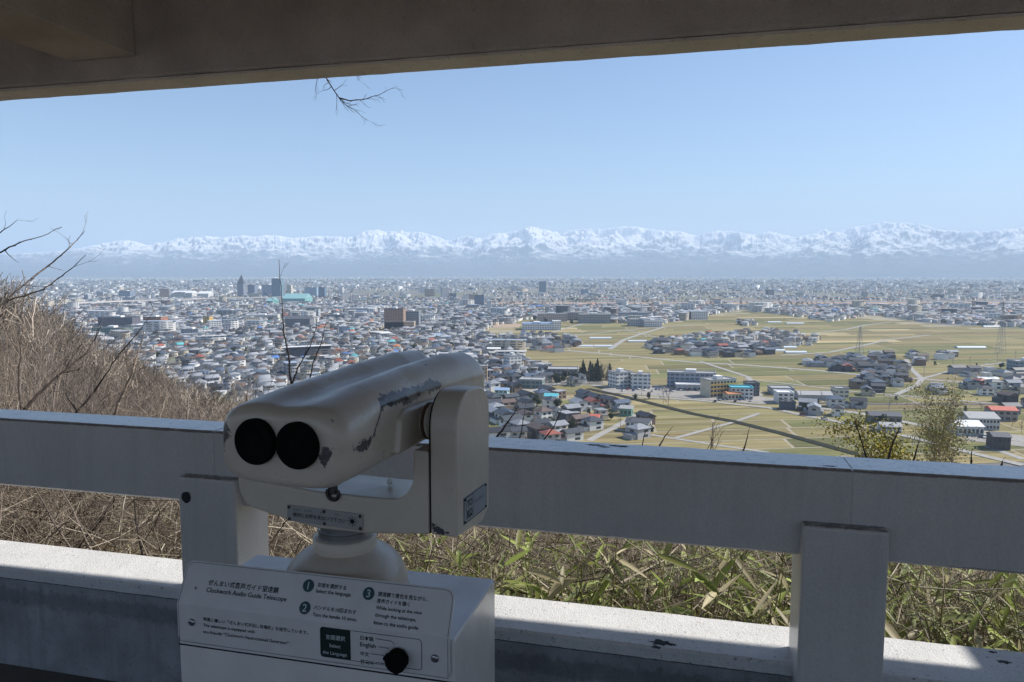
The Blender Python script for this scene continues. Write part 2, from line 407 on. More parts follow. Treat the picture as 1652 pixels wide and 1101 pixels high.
h = math_n(m_mt, 'ADD', math_n(m_mt, 'MULTIPLY', sx.outputs[2], 1/1320), math_n(m_mt, 'MULTIPLY', nn.outputs[0], .75))
h = math_n(m_mt, 'ADD', h, math_n(m_mt, 'MULTIPLY', n4.outputs[0], .55))
h = math_n(m_mt, 'ADD', h, math_n(m_mt, 'MULTIPLY', sn.outputs[2], .9))
r1 = ramp(m_mt, math_n(m_mt, 'MULTIPLY', h, .5), [(.86, (0,0,0)), (.97, (1,1,1))])
lk(m_mt, mixc(m_mt, r1.outputs[0], (.045,.055,.06), (.95,.91,.87)), bsdf(m_mt).inputs['Base Color'])
link('mountains', np_mesh('mountains', V, F), m_mt, kind='structure')

# ================================================================== TOWN
def vary(m, key='Color'):
    return nd(m, 'ShaderNodeObjectInfo').outputs[key]
m_wallc = mat('house_plaster', rough=.85, spec=.2); lk(m_wallc, vary(m_wallc), bsdf(m_wallc).inputs['Base Color'])
def tile_mat(name, rough=.45):
    m = mat(name, rough=rough, spec=.5); p = objco(m); n1 = noise_node(m, .8, 4, .6, p)
    w = nd(m, 'ShaderNodeTexWave'); w.inputs['Scale'].default_value = 1.6; w.bands_direction = 'X'; lk(m, p, w.inputs[0])
    r = ramp(m, n1.outputs[0], [(.3, (.7,.7,.7)), (.7, (1.3,1.3,1.3))]); r2 = ramp(m, w.outputs[0], [(0, (.75,.75,.75)), (1, (1.1,1.1,1.1))])
    c = mixc(m, 1, vary(m), r.outputs[0], 'MULTIPLY'); lk(m, mixc(m, 1, c, r2.outputs[0], 'MULTIPLY'), bsdf(m).inputs['Base Color']); return m
m_rooft = tile_mat('roof_tiles'); m_winp = mat('window_pane', (.04,.05,.06), .15); m_trim = mat('pale_trim', (.55,.54,.5), .7)
m_dooru = mat('house_door_brown', (.09,.06,.04), .6)

def roof_faces(x0, x1, y0, y1, z, h, ov, kind):
    """gable ('g') or hip ('h') roof with a real underside thickness; ridge along x."""
    a0, a1, b0, b1 = x0-ov, x1+ov, y0-ov, y1+ov; ym = (b0+b1)/2
    ins = (b1-b0)*.5*.9 if kind == 'h' else 0
    r0 = (a0+ins, ym, z+h); r1 = (a1-ins, ym, z+h)
    V = [(a0,b0,z), (a1,b0,z), (a1,b1,z), (a0,b1,z), r0, r1, (a0,b0,z-.22), (a1,b0,z-.22), (a1,b1,z-.22), (a0,b1,z-.22)]
    F = [(0,1,5,4), (2,3,4,5), (1,2,5), (3,0,4), (6,7,1,0), (7,8,2,1), (8,9,3,2), (9,6,0,3), (9,8,7,6)]
    return V, F
def pyd(name, V, F, mats, parent, **kw):
    me = bpy.data.meshes.new(name); me.from_pydata([tuple(v) for v in V], [], F); me.update()
    return link(name, me, mats, parent, **kw)
def multi_roof(parts):
    V = []; F = []
    for q in parts:
        v, f = roof_faces(*q); o = len(V); V += v; F += [tuple(i+o for i in t) for t in f]
    return V, F
def boxes(bs):
    V = []; F = []
    for x0, x1, y0, y1, z0, z1 in bs:
        o = len(V); V += [(x, y, z) for z in (z0, z1) for y in (y0, y1) for x in (x0, x1)]
        F += [tuple(i+o for i in q) for q in ((0,2,3,1), (4,5,7,6), (0,1,5,4), (2,6,7,3), (0,4,6,2), (1,3,7,5))]
    return V, F
def gable_fill(x0, x1, y0, y1, z, h, ov):
    # triangular wall under each gable
    ym = (y0+y1)/2; V = []; F = []
    for x, s in ((x0, 1), (x1, -1)):
        o = len(V); V += [(x, y0, z-.1), (x, y1, z-.1), (x, ym, z+h*.9), (x+.25*s, y0, z-.1), (x+.25*s, y1, z-.1), (x+.25*s, ym, z+h*.9)]
        F += [(o, o+1, o+2), (o+3, o+5, o+4), (o, o+2, o+5, o+3), (o+1, o+4, o+5, o+2)]
    return V, F
def cat(*vf):
    V = []; F = []
    for v, f in vf:
        o = len(V); V += list(v); F += [tuple(i+o for i in t) for t in f]
    return V, F
# house kinds: (upper box, lower boxes, roofs)
def house_proto(k, detail):
    t = bpy.data.objects.new('house', None); COL.objects.link(t)
    W, D = [(11, 8), (10, 9), (12, 7.5), (9, 8), (14, 9), (9, 7)][k]; H = [5.9, 5.8, 5.6, 6.0, 4.0, 5.9][k]
    kind = 'ghghhf'[k]; low = []; roofs = []
    if kind == 'f':
        wb = [(-W/2, W/2, -D/2, D/2, -.5, H), (-W/2-3, -W/2, -D/2+1, D/2-1, -.5, 3)]
        WV = boxes(wb); RV = boxes([(-W/2-.25, W/2+.25, -D/2-.25, D/2+.25, H, H+.35), (-W/2-3.1, -W/2, -D/2+.9, D/2-.9, 3, 3.25)])
    else:
        wb = [(-W/2, W/2, -D/2, D/2, -.5, H)]; roofs = [(-W/2, W/2, -D/2, D/2, H+.1, 2.1, .7, kind)]
        if k in (0, 2): wb.append((-W/2-1.5, W/2-3, -D/2-2.6, -D/2, -.5, 2.9)); roofs.append((-W/2-1.5, W/2-3, -D/2-2.6, -D/2+.2, 3.0, .9, .5, 'h'))
        if k in (1, 3, 4): wb.append((W/2, W/2+3.6, -D/2+1, D/2-1, -.5, 2.9)); roofs.append((W/2-.2, W/2+3.6, -D/2+1, D/2-1, 3.0, 1.0, .5, 'h'))
        if k == 0: wb.append((-2.5, 2.5, D/2, D/2+2, -.5, 2.9)); roofs.append((-2.5, 2.5, D/2-.2, D/2+2, 3.0, .7, .4, 'h'))
        WV = boxes(wb)
        if kind == 'g': WV = cat(WV, gable_fill(-W/2, W/2, -D/2, D/2, H+.1, 2.1, .7))
        RV = multi_roof(roofs)
    pyd('wall', *WV, m_wallc, t); pyd('roof', *RV, m_rooft, t)
    if detail:
        wz = [(.9, 2.3), (3.7, 5.1)] if H > 5 else [(.9, 2.4)]
        for (z0, z1) in wz:
            front = [(-W*.36, -W*.12), (W*.1, W*.34)]
            for a, b in front:
                if z0 < 2 and k in (0, 2): continue
                pyd('window', *boxes([(a, b, -D/2-.06, -D/2+.05, z0, z1)]), m_winp, t)
            pyd('window', *boxes([(-W*.3, W*.02, D/2-.05, D/2+.06, z0, z1)]), m_winp, t) if not (k == 0 and z0 < 2) else None
        s = wz[-1]
        pyd('window', *boxes([(W/2-.05, W/2+.06, -D*.2, D*.14, s[0], s[1])]), m_winp, t)
        pyd('window', *boxes([(-W/2-.06, -W/2+.05, -D*.15, D*.2, s[0], s[1])]), m_winp, t)
        pyd('door', *boxes([(W*.36, W*.45, -D/2-.07, -D/2+.05, 0, 2.1)]), m_dooru, t)
    return t
PROT = [(house_proto(k, True), house_proto(k, False)) for k in range(6)]

WALLS = [('white', (.72,.71,.68), .34), ('cream', (.58,.52,.42), .2), ('grey', (.38,.38,.39), .2), ('brown', (.22,.16,.12), .12), ('dark', (.10,.10,.11), .14)]
ROOFS = [('dark grey tiled', (.055,.06,.07), .50), ('black tiled', (.03,.03,.035), .18), ('silver grey', (.26,.27,.29), .16), ('brown', (.13,.09,.07), .08), ('slate blue', (.08,.11,.16), .06), ('rust red', (.30,.09,.06), .02)]
def pick(r, T):
    t = r.random(); s = 0
    for n, c, p_ in T:
        s += p_
        if t < s: return n, c
    return T[0][0], T[0][1]
VILL = [  # name, polygon in the photograph, street angle, spacing, chance
 ('the nearest hamlet', [(785,610), (870,600), (900,640), (985,650), (1010,668), (1060,680), (1050,705), (960,716), (785,720)], .5, 14, .62),
 ('the dense row by the telescope', [(775,585), (850,585), (900,600), (950,612), (940,628), (900,625), (800,620), (775,612)], .5, 15, .5),
 ('the long mid-field hamlet', [(1040,556), (1100,545), (1160,540), (1250,535), (1320,548), (1315,556), (1250,570), (1200,580), (1130,576), (1060,572)], .2, 16, .75),
 ('the greenhouse hamlet', [(800,548), (860,540), (925,545), (935,560), (900,570), (830,560)], .3, 16, .7),
 ('the crowded village on the plain', [(1295,590), (1330,580), (1400,578), (1450,572), (1488,578), (1487,600), (1484,625), (1440,635), (1400,620), (1380,605), (1300,598)], -.2, 14.5, .82),
 ('the cluster below that village', [(1380,625), (1430,616), (1480,622), (1560,622), (1600,640), (1560,645), (1470,630), (1400,640), (1370,632)], -.2, 16, .6),
 ('the far field village', [(1540,598), (1600,592), (1760,590), (1760,650), (1600,632), (1540,612)], .1, 17, .62),
 ('the right roadside village', [(1590,648), (1760,640), (1760,730), (1600,712), (1545,700), (1600,668)], .1, 19, .5),
 ('the row beside the railway', [(1245,642), (1300,636), (1390,657), (1475,690), (1460,700), (1340,676), (1290,664)], -.3, 17, .55),
 ('the lone farmsteads', [(1190,519), (1218,520), (1218,527), (1190,526)], 0, 18, .8),
 ('the lone farmsteads', [(1505,574), (1545,573), (1545,581), (1505,583)], 0, 15, .8),
]
BLDG = []   # footprints kept clear: (x, y, radius)
def clear(x, y, rad):
    return all((x-a)**2+(y-b)**2 > (rad+c)**2 for a, b, c in BLDG)
roads_xy = [[gp(x, y).xy for x, y in pts] for pts, w in ROADS]+[[gp(x, y).xy for x, y in [(940,626), (1009,641), (1072,657), (1184,681), (1358,727)]]]
def off_road(x, y, d):
    q = Vector((x, y))
    for P in roads_xy:
        for a, b in zip(P, P[1:]):
            ab = b-a; t = max(0, min(1, (q-a).dot(ab)/max(ab.length_squared, 1e-6)))
            if (a+ab*t-q).length < d: return False
    return True
# ---------------- larger buildings, one thing each
m_bwall = mat('building_wall', rough=.8, spec=.2); 
p = objco(m_bwall); n1 = noise_node(m_bwall, .15, 5, .6, p); lk(m_bwall, mixc(m_bwall, 1, vary(m_bwall), ramp(m_bwall, n1.outputs[0], [(.3, (.85,.85,.85)), (.7, (1.1,1.1,1.1))]).outputs[0], 'MULTIPLY'), bsdf(m_bwall).inputs['Base Color'])
m_bwin = mat('building_wall_with_windows', rough=.75, spec=.3)
p = objco(m_bwin); sp_ = nd(m_bwin, 'ShaderNodeSeparateXYZ'); lk(m_bwin, p, sp_.inputs[0])
def saw(m, s_, per, lo, hi):
    f = math_n(m, 'FRACT', math_n(m, 'MULTIPLY', s_, 1/per)); return math_n(m, 'MULTIPLY', math_n(m, 'GREATER_THAN', f, lo), math_n(m, 'LESS_THAN', f, hi))
xy_ = math_n(m_bwin, 'ADD', sp_.outputs[0], sp_.outputs[1])
wmask = math_n(m_bwin, 'MULTIPLY', saw(m_bwin, sp_.outputs[2], 3.3, .3, .78), saw(m_bwin, xy_, 4.2, .15, .85))
lk(m_bwin, mixc(m_bwin, math_n(m_bwin, 'MULTIPLY', wmask, .8), vary(m_bwin), (.05,.06,.075)), bsdf(m_bwin).inputs['Base Color'])
def roofm(col, nm): 
    m = mat(nm, col, .7); return m
RM = {'grey': roofm((.33,.33,.33), 'flat_roof_grey'), 'white': roofm((.7,.7,.7), 'flat_roof_white'), 'turq': roofm((.10,.42,.50), 'turquoise_sheet_roof'), 'teal': roofm((.20,.38,.38), 'teal_arena_roof'),
      'dark': roofm((.08,.085,.1), 'dark_flat_roof'), 'red': roofm((.5,.12,.08), 'red_sheet_roof'), 'blue': roofm((.25,.35,.5), 'blue_sheet_roof'), 'orange': roofm((.5,.2,.08), 'orange_tile_roof')}
m_balc = mat('balcony_white', (.74,.73,.7), .8)
m_yel = mat('balcony_yellow', (.62,.42,.12), .8)
def building(cx, cy, w, d, h, rz, col, roof, label, name='building', catg='building', storeys=0, bays=6, style='win', group=None, gable=False, extra=None, balc=None):
    t = empty(name, (cx, cy, PLAIN), rz, label=label, cat=catg, group=group)
    o = pyd('wall', *boxes([(-w/2, w/2, -d/2, d/2, -1, h)]), m_bwall, t); o.color = (*col, 1)
    if gable: pyd('roof', *multi_roof([(-w/2, w/2, -d/2, d/2, h+.22, max(1.2, d*.16), .5, 'g')]), RM[roof], t)
    else:
        e = .3; ring = [(-w/2-e, w/2+e, -d/2-e, d/2+e, h, h+.25), (-w/2-e, w/2+e, -d/2-e, -d/2+e, h+.25, h+1), (-w/2-e, w/2+e, d/2-e, d/2+e, h+.25, h+1), (-w/2-e, -w/2+e, -d/2+e, d/2-e, h+.25, h+1), (w/2-e, w/2+e, -d/2+e, d/2-e, h+.25, h+1)]
        pyd('roof', *boxes(ring), RM[roof], t)
        if h > 9 and w > 14: pyd('roof_plant_room', *boxes([(-w*.12, w*.1, -d*.2, d*.25, h+.25, h+3)]), m_balc, t)
    near = math.hypot(cx, cy) < 640
    if not near: o.data.materials[0] = m_bwin; tag(o); storeys = 0
    if storeys:
        sh = h/storeys
        for s in range(storeys):
            z = s*sh
            bw = w/bays
            for b in range(bays):
                pyd('window', *boxes([(-w/2+(b+.2)*bw, -w/2+(b+.8)*bw, -d/2-.08, -d/2+.1, z+sh*.3, z+sh*.75)]), m_winp, t)
            if style != 'blank_ends':
                nb = max(1, int(d/6)); dw = d/nb
                for b in range(nb):
                    y = -d/2+(b+.5)*dw; pyd('window', *boxes([(w/2-.1, w/2+.08, y-dw*.25, y+dw*.25, z+sh*.3, z+sh*.75)]), m_winp, t)
            if style in ('balcony', 'blank_ends') and s > 0:
                pyd('balcony', *boxes([(-w/2+.3, w/2-.3, -d/2-1.3, -d/2-.12, z-.1, z+.15), (-w/2+.3, w/2-.3, -d/2-1.3, -d/2-1.15, z+.15, z+1.1)]), balc or m_balc, t)
    BLDG.append((cx, cy, max(w, d)*.55))
    if extra: extra(t)
    return t
def bpx(x0, x1, yt, yb, col, roof, label, depth=12, rz=0.0, **kw):
    """x0..x1 front in the photograph, base at yb, top at yt."""
    a = gp(x0, yb); b = gp(x1, yb); c = (a+b)/2; w = (b-a).length
    top = at((x0+x1)/2, yt, c.y).z; h = max(2.5, top-PLAIN)
    k = abs(math.cos(rz)); w2 = max(4, w*1.0-abs(math.sin(rz))*depth)/max(k, .4)
    return building(c.x, c.y+depth/2, w2, depth, h, rz, col, roof, label, **kw)
W_ = (.72,.71,.68); CR = (.62,.55,.42); GR = (.40,.41,.43); DK = (.12,.13,.16); BG = (.25,.29,.35)
# the apartment blocks beside the dark canal
bpx(983, 1022, 602, 626, W_, 'grey', 'white five-storey apartment block with balconies, its roof tank in front of dark conifers', depth=14, rz=.45, storeys=5, bays=9, style='balcony', name='apartment_block', catg='apartment block')
bpx(1018, 1052, 606, 628, W_, 'grey', 'shorter white wing of flats joined end-on to the balconied white block by the conifers', depth=12, rz=-.15, storeys=5, bays=5, style='balcony', name='apartment_block', catg='apartment block')
bpx(1078, 1158, 603, 627, BG, 'grey', 'long blue-grey three-storey school block with rows of windows beyond the car park', depth=14, rz=-.22, storeys=4, bays=16, name='school_building', catg='school building')
bpx(1092, 1140, 622, 631, GR, 'white', 'low pale annex with flat roof in front of the long blue-grey block', depth=10, rz=-.1, storeys=1, bays=8)
bpx(1134, 1190, 614, 641, CR, 'grey', 'beige four-storey block with yellow balconies and a blank end wall', depth=14, rz=.35, storeys=4, bays=8, style='blank_ends', name='apartment_block', catg='apartment block', balc=m_yel)
bpx(1180, 1217, 627, 645, W_, 'turq', 'white three-storey building with a bright turquoise roof', depth=12, rz=-.1, storeys=3, bays=5)
bpx(1206, 1225, 620, 640, DK, 'dark', 'narrow black tower-like block behind the turquoise-roofed building', depth=12, rz=0, storeys=4, bays=3)
bpx(1170, 1198, 636, 646, CR, 'orange', 'low house with an orange roof tucked beside the turquoise-roofed building', depth=9, rz=.2, storeys=1, bays=4, gable=True)
bpx(1255, 1283, 635, 652, W_, 'white', 'plain white box-shaped building alone beside the main road', depth=13, rz=-.1, storeys=3, bays=3)
bpx(1262, 1285, 650, 662, DK, 'dark', 'small dark shed-like building standing against the plain white box', depth=9, rz=-.1)
bpx(1349, 1369, 628, 643, (.66,.6,.5), 'grey', 'cream three-storey cube near the railway row', depth=11, rz=0, storeys=3, bays=3)
bpx(1246, 1284, 628, 638, GR, 'grey', 'long grey workshop behind the plain white box', depth=16, rz=-.1, storeys=1, bays=8)
bpx(1290, 1345, 638, 646, GR, 'grey', 'low grey workshop roof with machines parked beside it', depth=14, rz=-.1, gable=True)
bpx(1547, 1590, 689, 704, (.6,.6,.58), 'white', 'long white warehouse with pale roof beside the parked cars', depth=16, rz=-.1, storeys=1, bays=6, gable=True, name='warehouse', catg='warehouse')
bpx(1565, 1617, 676, 694, (.5,.5,.5), 'grey', 'two-storey pale factory behind the long white warehouse', depth=18, rz=-.15, storeys=2, bays=9, gable=True, name='factory', catg='factory')
bpx(1640, 1690, 584, 600, BG, 'grey', 'blue-grey three-storey school at the edge of the far village', depth=16, storeys=3, bays=8, name='school_building', catg='school building')
bpx(1602, 1645, 663, 680, (.3,.28,.28), 'red', 'dark walled house with a bright red roof near the roadside village', depth=12, rz=-.2, storeys=2, bays=4, gable=True)
bpx(1604, 1636, 706, 727, (.10,.09,.09), 'dark', 'black two-storey house standing apart beyond the car park', depth=11, rz=-.25, storeys=2, bays=4, gable=True, name='house', catg='house')
bpx(1423, 1460, 689, 699, (.62,.66,.7), 'grey', 'pale blue-walled house by the road behind the yellowish tree', depth=11, rz=-.25, storeys=2, bays=4, gable=True, name='house', catg='house')
bpx(1406, 1458, 672, 685, (.2,.19,.18), 'dark', 'dark farmhouse with two grey roofs between railway and road', depth=12, rz=-.2, storeys=1, bays=5, gable=True, name='house', catg='house')
bpx(1010, 1055, 682, 698, W_, 'dark', 'white two-storey farmhouse with a broad dark roof at the edge of the striped field', depth=11, rz=-.35, storeys=2, bays=5, gable=True, name='house', catg='house')
bpx(944, 970, 674, 684, (.4,.3,.28), 'red', 'small building with a bright red sheet roof in the hamlet', depth=9, rz=-.3, storeys=1, bays=3, gable=True, name='house', catg='house')
bpx(878, 902, 640, 652, W_, 'turq', 'white house with turquoise roof near the lane left of the conifers', depth=10, rz=-.2, storeys=2, bays=3, gable=True, name='house', catg='house')
bpx(798, 822, 630, 641, (.35,.5,.5), 'blue', 'pale teal house with a blue roof close to the telescope head', depth=9, rz=-.2, storeys=2, bays=3, gable=True, name='house', catg='house')
bpx(1000, 1025, 660, 672, (.16,.34,.27), 'grey', 'green-walled workshop at the back of the hamlet', depth=10, rz=-.3, storeys=1, bays=3, gable=True)
bpx(838, 880, 614, 627, (.18,.24,.24), 'grey', 'dark teal workshop block in the dense houses behind the telescope', depth=16, rz=-.2, storeys=2, bays=6)
bpx(884, 936, 597, 607, (.3,.31,.33), 'grey', 'long low grey hall with a pale roof before the bare trees', depth=20, rz=-.1, storeys=1, bays=10)
bpx(772, 786, 592, 616, (.6,.42,.26), 'grey', 'orange-beige five-storey flats touching the telescope outline', depth=12, storeys=5, bays=3, name='apartment_block', catg='apartment block')
bpx(812, 842, 575, 597, W_, 'grey', 'white stepped apartment block at the end of the dense houses', depth=13, rz=.5, storeys=4, bays=6, style='balcony', name='apartment_block', catg='apartment block')
bpx(790, 810, 555, 563, W_, 'white', 'small white hall beside the village road bend', depth=14, storeys=1, bays=3)
# institutions at the top of the fields
bpx(843, 892, 523, 533, (.7,.72,.76), 'blue', 'pale blue-striped factory with a long low white roof at the field edge', depth=40, storeys=2, bays=14, name='factory', catg='factory')
bpx(892, 905, 519, 533, W_, 'white', 'white end tower attached to the striped factory', depth=25, storeys=3, bays=3)
bpx(868, 915, 507, 519, (.5,.42,.38), 'grey', 'brown and white office row behind the striped factory', depth=25, storeys=3, bays=10)
bpx(910, 940, 505, 517, (.36,.3,.28), 'grey', 'reddish brown block with grey roof beside the office row', depth=25, storeys=4, bays=7)
bpx(1016, 1066, 516, 527, GR, 'grey', 'long grey laboratory block before the open fields', depth=30, storeys=3, bays=14)
bpx(1040, 1068, 518, 528, W_, 'white', 'white corner block in front of the grey laboratory', depth=22, storeys=3, bays=6)
bpx(1000, 1050, 505, 515, (.42,.42,.44), 'grey', 'wide grey three-storey institute behind the laboratory', depth=30, storeys=3, bays=14)
bpx(1093, 1112, 503, 514, (.55,.6,.62), 'white', 'pale green-grey campus block at the near riverside', depth=25, storeys=3, bays=6)
bpx(1115, 1142, 503, 516, W_, 'white', 'bright white campus block nearest the river embankment', depth=25, storeys=4, bays=8)
bpx(935, 985, 508, 522, (.33,.32,.33), 'grey', 'dark ribbed office block left of the laboratory', depth=30, storeys=4, bays=12)
# town landmarks further left
bpx(158, 214, 513, 530, (.13,.12,.14), 'dark', 'wide dark brown department block above the wooded slope', depth=30, storeys=6, bays=18)
bpx(231, 260, 512, 526, (.42,.17,.08), 'grey', 'terracotta orange hall block near the wide dark department block', depth=30, storeys=1, bays=6)
bpx(328, 338, 511, 528, (.62,.42,.13), 'grey', 'slim yellow-ochre apartment slab among the low roofs', depth=18, storeys=7, bays=3)
bpx(218, 262, 525, 534, (.72,.7,.66), 'white', 'long white flat-roofed store below the terracotta hall', depth=25, storeys=1, bays=10)
bpx(148, 200, 530, 541, (.10,.2,.18), 'dark', 'dark green low sports block below the wide dark department block', depth=30, storeys=2, bays=10)
bpx(292, 320, 532, 545, GR, 'grey', 'grey slab of flats below the yellow-ochre apartment slab', depth=18, storeys=5, bays=8)
bpx(620, 651, 499, 533, (.35,.24,.17), 'dark', 'tall brown hotel with dark crown at the sandy yard', depth=30, storeys=10, bays=9)
bpx(652, 676, 503, 530, (.24,.27,.3), 'grey', 'grey-blue ten-storey block next to the tall brown hotel', depth=25, storeys=9, bays=8)
bpx(620, 668, 520, 533, (.5,.38,.26), 'grey', 'tan podium wing at the foot of the tall brown hotel', depth=20, storeys=3, bays=12)
bpx(765, 781, 477, 497, (.20,.25,.32), 'dark', 'dark blue tower block standing before the river bank', depth=30, storeys=14, bays=6, style='win', name='tower_block', catg='tower')
bpx(785, 793, 486, 500, W_, 'white', 'slim white tower beside the dark blue riverside tower', depth=20, storeys=8, bays=4, name='tower_block', catg='tower')
bpx(870, 881, 455, 474, (.16,.24,.32), 'dark', 'lone dark slab tower on the far skyline over the fields', depth=40, storeys=16, bays=6, name='tower_block', catg='tower')
bpx(439, 453, 450, 482, (.15,.25,.32), 'dark', 'tallest blue glass tower of the city centre', depth=40, storeys=20, bays=6, name='tower_block', catg='tower')
def spire(t): pyd('spire', [(-14,-14,52), (14,-14,52), (14,14,52), (-14,14,52), (0,0,88)], [(0,1,4), (1,2,4), (2,3,4), (3,0,4), (3,2,1,0)], RM['dark'], t)
bpx(383, 393, 458, 478, (.22,.24,.30), 'dark', 'pointed-top dark tower at the left end of the city centre', depth=35, storeys=12, bays=5, name='tower_block', catg='tower', extra=spire)
bpx(400, 411, 460, 476, (.17,.22,.3), 'dark', 'dark slab with a pale right edge between the pointed tower and the glass tower', depth=30, storeys=10, bays=5, name='tower_block', catg='tower')
bpx(423, 440, 460, 478, (.30,.36,.45), 'grey', 'broad domed blue-grey hall left of the glass tower', depth=50, storeys=8, bays=8)
bpx(463, 470, 460, 480, (.62,.58,.46), 'grey', 'cream slim slab right of the glass tower', depth=25, storeys=10, bays=3)
bpx(491, 511, 464, 479, (.3,.42,.52), 'grey', 'wide pale blue hotel slab in the city centre', depth=30, storeys=8, bays=10)
bpx(514, 524, 464, 481, (.13,.2,.28), 'dark', 'dark navy slab right of the wide pale blue hotel', depth=30, storeys=10, bays=5)
bpx(548, 553, 464, 478, W_, 'white', 'thin white tower at the right end of the city centre', depth=20, storeys=10, bays=2)
bpx(262, 270, 467, 482, (.16,.22,.3), 'dark', 'dark twin slab beside the long white halls', depth=25, storeys=9, bays=4)
bpx(277, 310, 473, 481, W_, 'white', 'long white hall with a vaulted roof behind the viaduct', depth=50, gable=True, name='hall', catg='hall')
bpx(318, 336, 474, 481, W_, 'white', 'shorter white hall right of the long vaulted one', depth=50, gable=True, name='hall', catg='hall')
bpx(192, 210, 470, 482, (.2,.26,.33), 'dark', 'dark block at the left side of the far city', depth=40, storeys=7, bays=8)
bpx(430, 440, 486, 493, (.16,.42,.40), 'teal', 'low teal roofed ice arena in front of the city centre', depth=60, gable=True, name='arena', catg='hall')
bpx(455, 492, 482, 490, (.2,.45,.43), 'teal', 'long teal roofed station halls in front of the city centre', depth=90, gable=True, name='arena', catg='hall')
bpx(396, 448, 509, 517, (.68,.66,.56), 'white', 'long cream school front with many windows in the left town', depth=18, storeys=3, bays=22, name='school_building', catg='school building')
bpx(522, 556, 509, 517, (.16,.18,.2), 'dark', 'dark long-roofed hall in the middle of the left town', depth=40, storeys=2, bays=10)
bpx(508, 514, 500, 516, (.45,.5,.52), 'grey', 'pale grey slab behind the dark long-roofed hall', depth=18, storeys=7, bays=3)
bpx(460, 500, 515, 530, (.2,.2,.22), 'dark', 'steep dark roofed temple-like hall among bare twigs', depth=30, gable=True)
bpx(560, 600, 498, 507, (.55,.53,.5), 'white', 'white row of flats left of the tall brown hotel', depth=18, storeys=3, bays=12)

# greenhouses
m_vinyl = mat('greenhouse_vinyl', (.68,.72,.74), .35); m_end = mat('greenhouse_end', (.5,.54,.55), .5)
def greenhouse(x0, x1, y, label, w=7):
    a, b = gp(x0, y), gp(x1, y); L = (b-a).length; t = empty('greenhouse', (a+b)/2, math.atan2(b.y-a.y, b.x-a.x), label=label, cat='greenhouse')
    V = []; F = []; n = 8
    for x in (-L/2, L/2):
        for k in range(n+1):
            th = math.pi*k/n; V.append((x, -w/2*math.cos(th), 2.8*math.sin(th)**.8))
    F = [(k, k+1, n+2+k, n+1+k) for k in range(n)]
    pyd('cover', V, F, m_vinyl, t); pyd('end_wall', V, [tuple(range(n+1)), tuple(range(2*n+1, n, -1))], m_end, t)
greenhouse(951, 986, 547, 'white greenhouse tunnel standing alone between two field roads')
greenhouse(930, 957, 560, 'left half of the paired white greenhouse tunnels'); greenhouse(958, 988, 560, 'right half of the paired white greenhouse tunnels')
greenhouse(1013, 1043, 552, 'bluish greenhouse tunnel right of the diagonal field road')
greenhouse(1237, 1265, 567, 'upper left greenhouse below the long hamlet', 8); greenhouse(1266, 1300, 570, 'lower right greenhouse below the long hamlet', 8)
greenhouse(1255, 1284, 562, 'white greenhouse touching the long hamlet from below', 8)
greenhouse(1238, 1260, 521, 'left one of two far greenhouses at the field top', 8); greenhouse(1268, 1296, 523, 'right one of two far greenhouses at the field top', 8)
greenhouse(1575, 1608, 613, 'long pale greenhouse before the far village', 9); greenhouse(1585, 1612, 528, 'thin white greenhouse below the far right suburbs', 9)
greenhouse(1542, 1588, 562, 'long silvery greenhouse alone in the far right fields', 9)

# ---------------- houses: the 300 that show largest are things, the rest one mass
cand = []
rg = np.random.default_rng(11)
for vi, (nm, poly, ang, sp, ch) in enumerate(VILL):
    P = [gp(x, y).xy for x, y in poly]
    x0, x1 = min(p_.x for p_ in P), max(p_.x for p_ in P); y0, y1 = min(p_.y for p_ in P), max(p_.y for p_ in P)
    cx, cy = (x0+x1)/2, (y0+y1)/2; L = math.hypot(x1-x0, y1-y0)/2+sp; n = int(L/sp)+1
    for i in range(-n, n+1):
        for j in range(-n, n+1):
            a = i*sp+rg.normal(0, 1.6)+(3 if (j % 4) < 2 else -3)*.3; b = j*sp*1.12+rg.normal(0, 1.5)
            x = cx+a*math.cos(ang)-b*math.sin(ang); y = cy+a*math.sin(ang)+b*math.cos(ang)
            ppx, ppy = topx(x, y, PLAIN)
            if inpoly(ppx, ppy, poly) and rg.random() < ch and off_road(x, y, 8.5) and clear(x, y, 7):
                cand.append((x, y, ang+rg.choice([0, math.pi/2, math.pi, -math.pi/2])+rg.normal(0, .09), nm, rg.uniform(.92, 1.12)))
cand.sort(key=lambda c: math.hypot(c[0], c[1]))
near_h, rest_h = cand[:292], cand[292:]
for i, (x, y, rz, nm, s) in enumerate(near_h):
    k = int(rg.choice(6, p=[.28, .2, .18, .16, .08, .10])); wn_, wc = pick(rg, WALLS); rn_, rc = pick(rg, ROOFS)
    if k == 5: rn_, rc = 'silver grey', (.3, .3, .31)
    pr = PROT[k][0 if i < 120 else 1]
    o = dup(pr, (x, y, PLAIN+.1), rz, s)
    o.name = 'house'; j = rg.uniform(.85, 1.12)
    for ch_ in o.children:
        if ch_.name.startswith('wall'): ch_.color = (*[v*j for v in wc], 1)
        elif ch_.name.startswith('roof'): ch_.color = (*[v*j for v in rc], 1)
    shp = {0: 'house', 1: 'house', 2: 'long house', 3: 'house', 4: 'single-storey house', 5: 'box-shaped house'}[k]
    lab = f'{wn_}-walled {shp} with {"flat pale" if k == 5 else rn_} roof in {nm}'
    tag(o, lab, 'house', f'{wn_}-walled {shp}s with {"flat pale" if k == 5 else rn_} roofs in {nm}')
for a, b in PROT:
    for t in (a, b):
        for ch_ in list(t.children): bpy.data.objects.remove(ch_)
        bpy.data.objects.remove(t)

